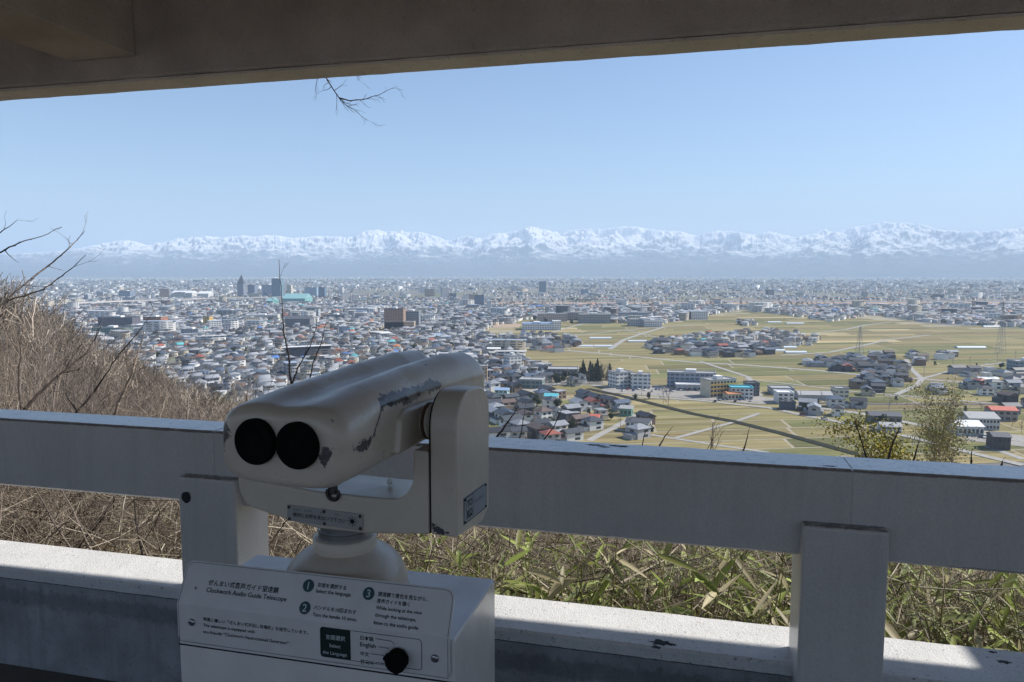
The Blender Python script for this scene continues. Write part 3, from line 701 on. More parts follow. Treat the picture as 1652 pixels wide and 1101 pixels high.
# mid-rise blocks scattered through town, each a thing
mid = []
bp = []
for i in range(100):
    for _ in range(60):
        z = rg.random()
        if z < .55: px, py = rg.uniform(120, 780), rg.uniform(466, 488) if rg.random() < .5 else rg.uniform(495, 540)
        elif z < .8: px, py = rg.uniform(640, 1060), rg.uniform(462, 481)
        else: px, py = rg.uniform(1060, 1650), rg.uniform(456, 481)
        g = gp(px, py)
        if clear(g.x, g.y, 14): break
    r = math.hypot(g.x, g.y); far = r > 2500; s = 1.3 if far else 1
    w, d = rg.uniform(12, 30)*s, rg.uniform(9, 13)*s; h = rg.choice([12, 15, 20, 26, 34], p=[.3, .28, .22, .14, .06])*(1.1 if far else .62)
    nm, c = [('white', W_), ('cream', (.6,.54,.42)), ('grey', GR), ('blue-grey', (.24,.3,.38)), ('dark', (.14,.15,.18)), ('brown', (.34,.26,.2))][rg.choice(6, p=[.34, .18, .2, .13, .08, .07])]
    ar = 'the city centre and suburbs beyond the river' if far else 'the near left town'
    h_ = 'taller' if h > 17 else 'lower'
    building(g.x, g.y, w, d, h, .35+rg.choice([0, math.pi/2])+rg.normal(0, .1), c, 'grey' if rg.random() < .6 else 'white', f'{h_} {nm} mid-rise block in {ar}', name='mid_rise_block', catg='mid-rise block', storeys=max(3, round(h/2.9)) if not far else max(2, int(h/6)), bays=6, group=f'{h_} {nm} mid-rise blocks in {ar}')

# the mass: arrays of small houses and blocks, one object
m_mass = mat('distant_town', rough=.7, spec=.3); a_ = attr(m_mass, 'Col'); lk(m_mass, a_.outputs['Color'], bsdf(m_mass).inputs['Base Color'])
URB = [[(-900,494), (776,494), (845,497), (845,516), (776,534), (800,552), (826,570), (838,588), (870,598), (870,604), (775,610), (775,650), (-900,800)],
       [(845,494), (1180,494), (1190,500), (1130,512), (1060,524), (960,520), (845,516)],
       [(1180,497), (1360,494), (1410,509), (1340,519), (1200,500)],
       [(1375,494), (2300,491), (2300,545), (1700,534), (1652,529), (1500,521), (1395,507)]]
xs = []; ys = []
def sample(n, r0, r1, test, thin=1.0):
    r = np.sqrt(rg.uniform(r0*r0, r1*r1, n)); a = rg.uniform(math.radians(-41), math.radians(43), n)
    X = r*np.sin(a); Y = r*np.cos(a); px, py = topx(X, Y, PLAIN); k = test(px, py)
    return X[k], Y[k]
def near_test(px, py):
    k = np.zeros(px.shape, bool)
    for q in URB: k |= inpoly(px, py, q)
    return k
def far_test(px, py): return (py < 485.2) | ((py < 494) & (px < 770))
A1 = sample(46000, 560, 2700, near_test); A2 = sample(72000, 2200, 8200, far_test); A3 = sample(26000, 7000, 22000, lambda a, b: b > 0)
X = np.concatenate([A1[0], A2[0], A3[0]]); Y = np.concatenate([A1[1], A2[1], A3[1]]); R = np.hypot(X, Y)
# drop crowding: keep one per cell in the near town
cell = np.where(R < 2600, 13.5, 1.0); key = {}
blocks = np.abs(((X*math.cos(.35)+Y*math.sin(.35)) % 74)-37) > 34.5; blocks |= np.abs(((-X*math.sin(.35)+Y*math.cos(.35)) % 118)-59) > 55
keep = np.ones(len(X), bool)
for i in np.where(R < 2700)[0]:
    kx = (int(X[i]//12), int(Y[i]//12))
    if kx in key: keep[i] = False
    else: key[kx] = 1
keep &= ~((R < 2600) & blocks)
bl = np.array(BLDG)
for i in np.where(keep & (R < 2700))[0]:
    if ((bl[:, 0]-X[i])**2+(bl[:, 1]-Y[i])**2 < (bl[:, 2]+5)**2).any(): keep[i] = False
# sparse suburbs further out: patches
dens = .42+.55*np.sin(X/900+1.3)*np.cos(Y/1300+.4)+.35*np.sin(X/310)*np.sin(Y/420)+.3*np.sin(X/140+Y/230)
keep &= (R < 2700) | (rg.random(len(X)) < .18+.85*dens)
for i, (x, y, rz, nm, s) in enumerate(rest_h):
    X = np.append(X, x); Y = np.append(Y, y); keep = np.append(keep, True)
X = X[keep]; Y = Y[keep]; R = np.hypot(X, Y); n = len(X)
grow = 1+np.clip((R-3500)/11000, 0, .9)
W = rg.uniform(7, 12, n)*grow; D = rg.uniform(6.5, 9.5, n)*grow; H = rg.choice([5.5, 6, 3.4, 7, 9], n, p=[.35, .3, .15, .15, .05])
big = rg.random(n) < np.where(R > 2300, .07, np.where(R > 1100, .04, .02)); big[n-len(rest_h):] = False; W[big] *= rg.uniform(1.6, 5.5, big.sum()); D[big] *= rg.uniform(1.3, 2.2, big.sum()); H[big] = rg.choice([5, 8, 12, 16, 22], big.sum(), p=[.36, .27, .19, .12, .06])
TH = .35+rg.choice([0, math.pi/2], n)+rg.normal(0, .16, n)+.55*np.sin(X/310+.6)*np.cos(Y/260)
flat = big | (rg.random(n) < .13); RH = np.where(flat, .02, rg.uniform(1.5, 2.9, n))
wc = np.array([c for _, c, _ in WALLS])[rg.choice(5, n, p=[.50, .25, .15, .05, .05])]*rg.uniform(.8, 1.15, (n, 1))
rc = np.array([c for _, c, _ in ROOFS])[rg.choice(6, n, p=[.30, .11, .40, .10, .08, .01])]*rg.uniform(.8, 1.2, (n, 1))
pal = np.array([(.5,.5,.5), (.62,.62,.62), (.3,.31,.33), (.28,.34,.42), (.36,.38,.34)]); rc[flat] = pal[rg.choice(5, flat.sum(), p=[.35, .2, .25, .12, .08])]
bright = rg.random(n) < .015; rc[bright] = np.array([(.08,.18,.45), (.5,.18,.08), (.1,.38,.4)])[rg.choice(3, bright.sum())]
lx = np.stack([-W/2, W/2, W/2, -W/2], 1); ly = np.stack([-D/2, -D/2, D/2, D/2], 1)
def world_xy(lx, ly): return X[:, None]+lx*np.cos(TH)[:, None]-ly*np.sin(TH)[:, None], Y[:, None]+lx*np.sin(TH)[:, None]+ly*np.cos(TH)[:, None]
wx, wy = world_xy(lx, ly); ex, ey = world_xy(lx*1.1, ly*1.12)
rx, ry = world_xy(np.stack([-W/2*1.05, W/2*1.05], 1)*np.where(flat, 1, .9)[:, None], np.zeros((n, 2)))
Z0 = np.full((n, 4), PLAIN-.5); Z1 = PLAIN+H[:, None]+np.zeros((n, 4)); ZR = PLAIN+(H+RH)[:, None]+np.zeros((n, 2))
VV = np.concatenate([np.stack([wx, wy, Z0], -1), np.stack([wx, wy, Z1], -1), np.stack([ex, ey, Z1+.01], -1), np.stack([rx, ry, ZR], -1)], 1)  # 14 verts
b0 = (np.arange(n)*14)[:, None]
q = [b0+np.array([[0,1,5,4]]), b0+np.array([[1,2,6,5]]), b0+np.array([[2,3,7,6]]), b0+np.array([[3,0,4,7]]), b0+np.array([[8,9,13,12]]), b0+np.array([[10,11,12,13]])]
tri = [b0+np.array([[9,10,13,13]]), b0+np.array([[11,8,12,12]])]
Fq = np.concatenate(q, 0); cq = np.concatenate([wc]*4+[rc]*2, 0)
Ft = np.concatenate(tri, 0); ct = np.concatenate([rc*.95]*2, 0)
# windows: dark strips on the two visible sides of the nearer ones and of the blocks
sel = (R < 1500) | big & (R < 3200); ns = np.where(sel)[0]
wv = []; 
def strip(idx, s, f0, f1, za, zb, off):
    i0, i1 = s; A = np.stack([wx[idx, i0], wy[idx, i0]], 1); B = np.stack([wx[idx, i1], wy[idx, i1]], 1); d = B-A; nrm = np.stack([d[:, 1], -d[:, 0]], 1)/np.linalg.norm(d, axis=1, keepdims=True)*off
    P = A+d*f0+nrm; Q = A+d*f1+nrm
    return np.stack([np.c_[P, za], np.c_[Q, za], np.c_[Q, zb], np.c_[P, zb]], 1)
for s in ((0,1), (1,2), (2,3), (3,0)):
    for fl in range(7):
        ok = ns[H[ns] > fl*3.0+2.6]
        if len(ok) == 0: continue
        for f0, f1 in (((.55,.8),) if fl < 1 else (((.14,.34), (.62,.84)) if fl < 2 else ((.08,.26), (.33,.48), (.56,.72), (.79,.93)))):
            wv.append(strip(ok, s, f0, f1, PLAIN+fl*3+1.0+0*X[ok], PLAIN+fl*3+2.1+0*X[ok], .08))
wv = np.concatenate(wv, 0).reshape(-1, 3); fw = np.arange(len(wv)).reshape(-1, 4)+len(VV)*14
VV = np.concatenate([VV.reshape(-1, 3), wv], 0)
# triangles written as thin quads need a real fourth point: use the ridge midpoint twice shifted
Fall = np.concatenate([Fq, fw], 0); call = np.concatenate([cq, np.tile([[.05,.055,.065]], (len(fw), 1))], 0)
tv = VV[Ft[:, :3]]; mid = (tv[:, 0]+tv[:, 1])/2; base = len(VV)
VV = np.concatenate([VV, mid], 0); Ft[:, 3] = 0; Ft2 = np.stack([Ft[:, 0], base+np.arange(len(Ft)), Ft[:, 1], Ft[:, 2]], 1)
Fall = np.concatenate([Fall, Ft2], 0); call = np.concatenate([call, ct], 0)
link('distant_houses', np_mesh('distant_houses', VV, Fall, call), m_mass, kind='stuff', label='mass of small houses and blocks packed across the town and out to the mountains', cat='houses')

# the viaduct across the left town
m_via = mat('viaduct_concrete', (.55,.5,.46), .85)
def viaduct():
    pts = [gp(x, y) for x, y in [(60,498), (100,496), (200,491), (330,487), (400,485.5), (470,484)]]; t = empty('viaduct', pts[2], label='long pale elevated expressway crossing the left town', cat='viaduct')
    V = []; F = []
    for i, q in enumerate(pts):
        d = (pts[min(i+1, 5)]-pts[max(i-1, 0)]).normalized(); s = Vector((-d.y, d.x, 0))*11
        for a, z in ((1, 8), (1, 11.5), (-1, 11.5), (-1, 8)): V.append(tuple(q+s*a+Vector((0, 0, z))-pts[2]))
    for i in range(5):
        for k in range(4): F.append((4*i+k, 4*i+(k+1) % 4, 4*i+4+(k+1) % 4, 4*i+4+k))
    pyd('deck', V, F, m_via, t)
    for i in range(5):
        for f in np.linspace(0, 1, 9)[:-1]:
            q = pts[i].lerp(pts[i+1], f)-pts[2]
            pyd('pier', *boxes([(q.x-2, q.x+2, q.y-7, q.y+7, -.5, 8)]), m_via, t)
viaduct()

# power pylons
m_steel = mat('galvanised_steel', (.3,.31,.32), .5, .6)
def pylon(x, yb, yt, label):
    g = gp(x, yb); H = at(x, yt, g.y).z-PLAIN; t = empty('power_pylon', g, .4, label=label, cat='pylon'); seg = []
    def wd(z): return 3.6*(1-z/H)**1.2+.5
    zs = [H*k/12 for k in range(13)]
    r = .18
    for s in ((1,1), (1,-1), (-1,1), (-1,-1)):
        for a, b in zip(zs, zs[1:]): seg.append((s[0]*wd(a), s[1]*wd(a), a, r, s[0]*wd(b), s[1]*wd(b), b, r))
    for a, b in zip(zs, zs[1:]):
        for (p0, p1) in (((1,1), (1,-1)), ((1,-1), (-1,-1)), ((-1,-1), (-1,1)), ((-1,1), (1,1))):
            seg.append((p0[0]*wd(a), p0[1]*wd(a), a, .1, p1[0]*wd(b), p1[1]*wd(b), b, .1)); seg.append((p1[0]*wd(a), p1[1]*wd(a), a, .1, p0[0]*wd(b), p0[1]*wd(b), b, .1))
    V, F = tubes(seg, 4); link('lattice_mast', np_mesh('lattice_mast', V, F), m_steel, t)
    for k, z in enumerate((.72, .82, .92)):
        z *= H; L = 5.5-k*.6
        V, F = tubes([(0,0,z+.8,.14, -L,0,z,.1), (0,0,z+.8,.14, L,0,z,.1), (-L,0,z,.12, L,0,z,.12)], 4); link('cross_arm', np_mesh('cross_arm', V, F), m_steel, t)
pylon(1386, 577, 527, 'grey lattice pylon rising behind the crowded village'); pylon(1614, 571, 487, 'tall lattice pylon in the far right fields'); pylon(1270, 660, 644, 'short lattice pylon beside the plain white box')
pylon(816, 582, 548, 'lattice pylon near the white stepped apartment block')

# utility poles along the nearer roads
m_pole = mat('pole_concrete', (.30,.29,.28), .8)
def pole_proto():
    t = bpy.data.objects.new('utility_pole', None); COL.objects.link(t)
    V, F = tubes([(0,0,-.5,.20, 0,0,11.5,.13)], 6); link('pole', np_mesh('pole', V, F), m_pole, t)
    for z in (10.9, 9.9): pyd('crossarm', *boxes([(-1.1, 1.1, -.06, .06, z, z+.12)]), m_steel, t)
    pyd('transformer', *boxes([(.16, .6, -.22, .22, 8.2, 9.2)]), m_steel, t)
    return t
pp_ = pole_proto()
for ri, gapm in ((8, 34), (12, 36), (9, 30), (11, 34), (10, 48), (15, 40), (17, 38)):
    P = roads_xy[ri]
    for a, b in zip(P, P[1:]):
        L = (b-a).length; dn = (b-a).normalized(); k = int(L//gapm)
        for j in range(k):
            q = a+dn*(j+.5)*gapm+Vector((-dn.y, dn.x))*4.6; px_, py_ = topx(q.x, q.y, PLAIN)
            if 780 < px_ < 1660 and py_ < 752 and clear(q.x, q.y, 1): dup(pp_, (q.x, q.y, PLAIN), math.atan2(dn.y, dn.x)+math.pi/2, None, label='grey utility pole standing beside a road on the plain', cat='utility pole', group='utility poles along the roads of the plain').name = 'utility_pole'
for ch_ in list(pp_.children): bpy.data.objects.remove(ch_)
bpy.data.objects.remove(pp_)
# cars
CARC = [('white', (.75,.75,.75)), ('silver', (.42,.43,.45)), ('black', (.02,.02,.025)), ('blue', (.05,.1,.3)), ('red', (.4,.04,.03))]
m_carp = mat('car_paint', rough=.25); lk(m_carp, vary(m_carp), bsdf(m_carp).inputs['Base Color']); m_tyre = mat('tyre_rubber', (.02,.02,.02), .8)
def car_proto():
    t = bpy.data.objects.new('car', None); COL.objects.link(t)
    bm = bmesh.new(); prof = [(-2.1,.35), (2.1,.35), (2.15,.75), (1.3,.95), (-2.05,1.0), (-2.15,.7)]; prism(bm, [(x, -.82, z) for x, z in prof], (0, 1.64, 0)); from_bm('body', bm, m_carp, t)
    bm = bmesh.new(); prof = [(-1.9,.98), (1.15,.94), (.45,1.45), (-1.5,1.47)]; prism(bm, [(x, -.72, z) for x, z in prof], (0, 1.44, 0)); from_bm('cabin_glass', bm, m_winp, t)
    for x in (-1.35, 1.35):
        for y in (-.8, .62):
            bm = bmesh.new(); lathe(bm, [(.31, 0), (.31, .18)], 12, (x, y, .31), 'y'); from_bm('wheel', bm, m_tyre, t)
    return t
cp_ = car_proto(); first = True
lots = [('in the car park beside the long blue-grey block', 1050, 1130, 628, 634, 14), ('in the yard before the beige block with yellow balconies', 1150, 1215, 644, 650, 8), ('beside the long white warehouse', 1575, 1620, 704, 708, 9), ('on the road crossing the plain', 1240, 1460, 0, 0, 6), ('in front of the white balconied block', 1000, 1045, 629, 632, 5)]
for nm, x0, x1, y0, y1, k in lots:
    for i in range(k):
        if y0 == 0:
            x = x0+(x1-x0)*(i+.5)/k; pts = ROADS[8][0]; y = np.interp(x, [q_[0] for q_ in pts], [q_[1] for q_ in pts]); rz = -.55
        else: x = x0+(x1-x0)*(i+.5)/k; y = rg.uniform(y0, y1); rz = rg.choice([1.1, -2.0])+rg.normal(0, .05)
        g = gp(x, y); cn, cc = CARC[rg.choice(5, p=[.5, .2, .15, .08, .07])]
        o = dup(cp_, (g.x, g.y, PLAIN+.46), rz, None, label=f'{cn} car {nm}', cat='car', group=f'{cn} cars {nm}'); o.name = 'car'
        for ch_ in o.children:
            if ch_.name.startswith('body'): ch_.color = (*cc, 1)
for ch_ in list(cp_.children): bpy.data.objects.remove(ch_)
bpy.data.objects.remove(cp_)

# ================================================================== SHELTER AND RAILING
FZ = 0.25       # the floor meets the low wall here
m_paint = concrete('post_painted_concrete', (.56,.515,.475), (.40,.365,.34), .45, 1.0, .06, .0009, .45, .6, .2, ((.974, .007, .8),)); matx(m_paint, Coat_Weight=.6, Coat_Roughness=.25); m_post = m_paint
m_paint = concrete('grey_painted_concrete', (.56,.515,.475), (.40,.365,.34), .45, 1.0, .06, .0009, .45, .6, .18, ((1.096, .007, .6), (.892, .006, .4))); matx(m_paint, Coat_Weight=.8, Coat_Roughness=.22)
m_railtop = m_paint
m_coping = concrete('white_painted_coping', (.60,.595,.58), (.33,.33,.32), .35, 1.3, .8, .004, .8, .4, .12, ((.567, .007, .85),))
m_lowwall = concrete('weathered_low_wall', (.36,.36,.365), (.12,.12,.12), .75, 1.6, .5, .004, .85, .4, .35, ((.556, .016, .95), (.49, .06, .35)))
m_beam = concrete('brown_grey_roof_concrete', (.62,.55,.49), (.36,.32,.28), .7, 1.5, .3, .006, .9, .2)
m_floor = concrete('dark_floor', (.17,.155,.14), (.08,.07,.065), .6, 1, .2, .003, .9, .2)
m_grime = mat('black_grime', (.02,.02,.02), .9)
def ubox(u0, u1, n0, n1, z0, z1): 
    bm = bmesh.new(); box_bm(bm, u0, u1, n0, n1, z0, z1); return bm
rail = empty('railing', (0,0,0), -AZ, label='grey painted concrete railing with square posts and a white-topped low wall', cat='railing')
joints = [-6.2, -2.97, -1.318, .352, 2.0, 4.5]
def rough_box(u0, u1, n0, n1, z0, z1, seed, amp=.0016, step=.035):
    """a cast box whose long edges wander a little"""
    bm = bmesh.new(); nu = max(2, int((u1-u0)/step)); rings = []
    cs = [(n0, z0, -1, -1), (n1, z0, 1, -1), (n1, z1, 1, 1), (n0, z1, -1, 1)]; c = .006
    for i in range(nu+1):
        u = u0+(u1-u0)*i/nu; ring = []
        for k, (n, z, sn, sz) in enumerate(cs):
            w = mnoise.noise(Vector((u*9, k*7.3+seed, seed)))*amp+mnoise.noise(Vector((u*40, k*3.3, seed)))*amp*.6
            e = c+abs(w)
            a = (n-sn*e, z+w*.4); b = (n+w*.3, z-sz*e)
            ring += ([a, b] if (sn*sz < 0) else [b, a]) if True else []
        rings.append([bm.verts.new((u, p[0], p[1])) for p in ring])
    for A, B in zip(rings, rings[1:]):
        for i in range(8): bm.faces.new((A[i], A[(i+1) % 8], B[(i+1) % 8], B[i]))
    bm.faces.new(rings[0]); bm.faces.new(rings[-1][::-1])
    return bm
for i, (a, b) in enumerate(zip(joints, joints[1:])):
    from_bm('rail_beam', rough_box(a+.002, b-.002, 1.785, 1.915, .888, 1.10, i), m_paint, rail)
    from_bm('joint_mortar', ubox(a-.0025, a+.0025, 1.7862, 1.9138, .89, 1.0985), m_paint, rail)
for j in [-4.64, -2.98, -1.325, .3365, 2.0, 3.65]:
    w = .092
    bm = bmesh.new(); box_bm(bm, j-w, j+w, 1.75, 1.912, FZ, .972)
    from_bm('post', bm, m_post, rail, bevel=.008)
# chipped hole in one post
bm = bmesh.new(); R9 = random.Random(4)
c_ = []
for k in range(14):
    t = 2*math.pi*k/14; r_ = 1+R9.uniform(-.15, .15); c_.append((-1.388+.018*r_*math.cos(t)*.8, 1.7475, .914+.018*r_*math.sin(t)))
prism(bm, c_, (0, .004, 0)); from_bm('chipped_hole', bm, m_grime, rail)
from_bm('low_wall', ubox(-6.2, 4.5, 1.862, 1.985, FZ-.1, .562), m_lowwall, rail)
for i, (a, b) in enumerate(zip([-6.2, -3.1, 1.2], [-3.1, 1.2, 4.5])):
    from_bm('coping', rough_box(a+.001, b-.001, 1.822, 2.025, .564, .602, 30+i, .003), m_coping, rail)

shel = empty('viewing_shelter', (0,0,0), -AZ, label='dark brown concrete shelter roof with heavy beams overhead', cat='shelter')
from_bm('eave_beam', rough_box(-6.2, 6.2, 1.878, 2.0, 2.112, 2.6, 50, .004), m_beam, shel)
from_bm('lit_soffit', rough_box(-6.2, 6.2, 1.884, 1.994, 2.1035, 2.1115, 77, .002), concrete('lit_soffit_concrete', (.76,.71,.64), (.45,.41,.36), .5, 1.5, .5, .004, .9, .2), shel)  # light on the beam's soffit, put into the colour of a paler slab
from_bm('cross_beam', rough_box(-6.2, -6.0, -2.6, 1.87, 2.17, 2.6, 51), m_beam, shel)
for u0, u1 in ((-1.828, -1.598), (1.6, 1.83), (-5.1, -4.87)):
    bm = bmesh.new(); box_bm(bm, u0, u1, -2.6, 1.878, 2.172, 2.6); from_bm('cross_beam', bm, m_beam, shel, bevel=.006)
bm = bmesh.new(); prism(bm, [(-6.2,-2.6,2.6), (6.2,-2.6,2.6), (6.2,3.6,2.6), (2.71,3.6,2.6), (2.71,2.99,2.6), (-6.2,2.775,2.6)], (0,0,.2)); from_bm('roof_slab', bm, m_beam, shel)  # the step out at the right is added, unseen, to shade the ledge's end
for u in (-4.99, 2.9):
    from_bm('column', ubox(u-.14, u+.14, 2.04, 2.3, -.4, 2.6), m_beam, shel)
    from_bm('column', ubox(u-.14, u+.14, -2.5, -2.2, -.4, 2.6), m_beam, shel)
m_pav = concrete('bounce_paving', (.235,.18,.135), (.17,.14,.11), .5, .6, .2, .003, .9, .2)
pv_ = from_bm('bounce_terrace', ubox(-16, 16, -22, -3.7, FZ-.6, FZ-.004), m_pav, kind='structure'); pv_.rotation_euler.z = -AZ  # unseen terrace added behind the viewpoint to bounce sunlight onto the inner faces
fl = from_bm('floor', ubox(-6.3, 6.3, -3.7, 1.86, FZ-.6, FZ), m_floor, kind='structure'); fl.rotation_euler.z = -AZ

# ================================================================== THE TELESCOPE
def enamel(name, col, rough=.42):
    m = mat(name, col, rough, 0, .5); p = objco(m); n1 = noise_node(m, 9, 5, .6, p); n2 = noise_node(m, 120, 3, .6, p); n3 = noise_node(m, 35, 4, .7, p)
    r = ramp(m, n1.outputs[0], [(.3, tuple(v*.84 for v in col)), (.7, col)])
    sp = ramp(m, n3.outputs[0], [(.70, (0,0,0)), (.73, (1,1,1))])
    lk(m, mixc(m, math_n(m, 'MULTIPLY', sp.outputs[0], .55), r.outputs[0], (.12,.11,.10)), bsdf(m).inputs['Base Color'])
    rr_ = ramp(m, n1.outputs[0], [(.3, (rough+.15,)*3), (.7, (rough-.05,)*3)]); lk(m, rr_.outputs[0], bsdf(m).inputs['Roughness'])
    bump(m, n2.outputs[0], .45, .0014); return m
m_beige = enamel('beige_enamel', (.64,.56,.46), .33); matx(m_beige, Coat_Weight=.2, Coat_Roughness=.3); m_white = enamel('white_cabinet_enamel', (.76,.72,.68), .32); matx(m_white, Coat_Weight=.6, Coat_Roughness=.15)
m_plate = mat('sign_face', (.50,.49,.49), .33); p = objco(m_plate); n1 = noise_node(m_plate, 14, 5, .6, p)
lk(m_plate, ramp(m_plate, n1.outputs[0], [(.3, (.60,.58,.56)), (.7, (.68,.66,.64))]).outputs[0], bsdf(m_plate).inputs['Base Color'])
m_rub = mat('black_rubber', (.006,.006,.006), .9, 0, .1); m_chrome = mat('worn_metal', (.35,.35,.36), .3, .9); m_dkmetal = mat('dark_metal', (.06,.055,.05), .4, .7)
m_ink = mat('sign_ink', (.012,.016,.018), .6, 0, .2); m_teal = mat('sign_dark_teal', (.015,.055,.06), .45); m_wink = mat('sign_white_ink', (.5,.55,.55), .5); m_green = mat('selector_panel_green', (.004,.02,.017), .45)
m_brown = mat('rusty_brown_ring', (.10,.05,.03), .6)
XC, YC = -.312, 1.338
CU = XC*math.cos(AZ)-YC*math.sin(AZ); CN = XC*math.sin(AZ)+YC*math.cos(AZ)
tel = empty('sightseeing_telescope', (XC, YC, FZ), -AZ, label='beige clockwork sightseeing binoculars on a white box with an instruction sign', cat='telescope')
def Lc(u, n, z): return (u-CU, n-CN, z-FZ)
def lbox(bm, u0, u1, n0, n1, z0, z1): return box_bm(bm, u0-CU, u1-CU, n0-CN, n1-CN, z0-FZ, z1-FZ)
bm = bmesh.new(); lbox(bm, -.898, -.372, 1.095, 1.345, FZ, .95)
cabinet = from_bm('cabinet', bm, m_white, tel, bevel=.004)
bm = bmesh.new(); lbox(bm, -.8975, -.3725, 1.0935, 1.0965, .8765, .8785); from_bm('door_seam', bm, m_grime, tel)
BN, BZ = 1.088, .957; TILT = math.radians(27); SU = Vector((0, math.sin(TILT), math.cos(TILT)))
def plate_pt(u, s, off=0.0):
    """u along, s up the face from the bend (negative: the upright lower part); off in front of the face"""
    if s < 0: return Vector((u-CU, BN-off-CN, BZ+s-FZ))
    q = Vector((0, BN, BZ))+SU*s+Vector((0, -math.cos(TILT), math.sin(TILT)))*off
    return Vector((u-CU, q.y-CN, q.z-FZ))
U0, U1, SB, ST = -.893, -.378, -.072, .076
def rounded(u0, u1, s0, s1, r, corners=(1,1,1,1), n=6):
    P = []
    for k, (cx, cy, a0) in enumerate(((u1-r, s1-r, 0), (u0+r, s1-r, 90), (u0+r, s0+r, 180), (u1-r, s0+r, 270))):
        if corners[k]:
            for i in range(n+1): t = math.radians(a0+90*i/n); P.append((cx+r*math.cos(t), cy+r*math.sin(t)))
        else: P.append((cx+r*(1 if k in (0,3) else -1), cy+r*(1 if k < 2 else -1)))
    return P
def sheet(name, bm_pts, off, th, m, parent, **kw):
    bm = bmesh.new()
    for pts in bm_pts:
        a = [bm.verts.new(plate_pt(u, s, off)) for u, s in pts]; b = [bm.verts.new(plate_pt(u, s, off-th)) for u, s in pts]
        bm.faces.new(a); bm.faces.new(b[::-1]); n = len(a)
        for i in range(n): bm.faces.new((a[i], b[i], b[(i+1) % n], a[(i+1) % n]))
    return from_bm(name, bm, m, parent, **kw)
# the sign plate: a bent sheet with soft bend
def bent_plate():
    bm = bmesh.new(); ss = [SB]+list(np.linspace(-.06, -.004, 6))+[.0, .004, .01]+list(np.linspace(.02, ST, 12)); ring = []
    def ulim(s):
        r = .016; e = 0
        if s > ST-r: e = r-math.sqrt(max(0, r*r-(s-(ST-r))**2))
        if s < SB+.008: e = .008-math.sqrt(max(0, .008**2-(SB+.008-s)**2))
        return U0+e, U1-e
    ss = sorted(set(ss+[ST-.016*math.sin(t)*1 for t in (0,)]+[ST-.016+.016*math.sin(math.radians(a)) for a in (15,30,45,60,75,85)]))
    for s in ss:
        a, b = ulim(s); ring.append([bm.verts.new(plate_pt(a, s, 0)), bm.verts.new(plate_pt(b, s, 0)), bm.verts.new(plate_pt(b, s, -.003)), bm.verts.new(plate_pt(a, s, -.003))])
    for A, B in zip(ring, ring[1:]):
        for i in range(4): bm.faces.new((A[i], A[(i+1) % 4], B[(i+1) % 4], B[i]))
    bm.faces.new(ring[0]); bm.faces.new(ring[-1][::-1])
    return from_bm('instruction_sign', bm, m_plate, tel)
sign = bent_plate()
# thin dark line just inside the plate's edge
def outline(name, pts, w, off, m, parent):
    n = len(pts); bm = bmesh.new(); P = [Vector(q) for q in pts]; o = []; q_ = []
    c = sum(P, Vector((0, 0)))/n
    for i in range(n):
        t = (P[(i+1) % n]-P[i-1]).normalized(); nr = Vector((-t.y, t.x))
        o.append(bm.verts.new(plate_pt(*(P[i]), off))); q_.append(bm.verts.new(plate_pt(*(P[i]+nr*w), off)))
    for i in range(n): bm.faces.new((o[i], o[(i+1) % n], q_[(i+1) % n], q_[i]))
    return from_bm(name, bm, m, parent)
def hit(x, y, upper=True):
    """where the sign's face shows at a place of the photograph -> (u, s)"""
    d = ray(x, y); dn = d.x*math.sin(AZ)+d.y*math.cos(AZ); du = d.x*math.cos(AZ)-d.y*math.sin(AZ)
    if not upper: t = BN/dn; return du*t, EYE+d.z*t-BZ
    # plane through (BN,BZ) along SU
    nx, nz = -math.cos(TILT), math.sin(TILT); t = (BN*nx+(BZ-EYE)*nz)/(dn*nx+d.z*nz)
    return du*t, ((dn*t-BN)*SU.y+(EYE+d.z*t-BZ)*SU.z)
def text_verts(s):
    cu = bpy.data.curves.new('t', 'FONT'); cu.body = s; cu.size = 1; cu.resolution_u = 3; cu.offset = .010; o = bpy.data.objects.new('t', cu); COL.objects.link(o)
    bpy.context.view_layer.update(); me = bpy.data.meshes.new_from_object(o.evaluated_get(bpy.context.evaluated_depsgraph_get()))
    V = np.array([v.co[:] for v in me.vertices]); F = [tuple(p_.vertices) for p_ in me.polygons]
    bpy.data.objects.remove(o); bpy.data.curves.remove(cu); bpy.data.meshes.remove(me); return V, F
def fit_text(s, u, v, width, bold=0.0, height=None):
    V, F = text_verts(s); x0, x1 = V[:, 0].min(), V[:, 0].max(); k = width/(x1-x0); hk = height or k
    return [(u+(a-x0)*k, v+b*hk) for a, b in V[:, :2]], F
def lettering(name, items, m, parent, fn, **kw):
    V = []; F = []
    for s, u, v, w, hk in items:
        P, f = fit_text(s, u, v, w); o = len(V); V += [tuple(fn(a, b)) for a, b in P]; F += [tuple(i+o for i in t) for t in f]
    return pyd(name, V, F, m, parent, **kw)
def T(s, x0, y0, x1, y1, up=True):
    a = hit(x0, y0, up); b = hit(x1, y1, up); return (s, a[0], a[1], b[0]-a[0], None)
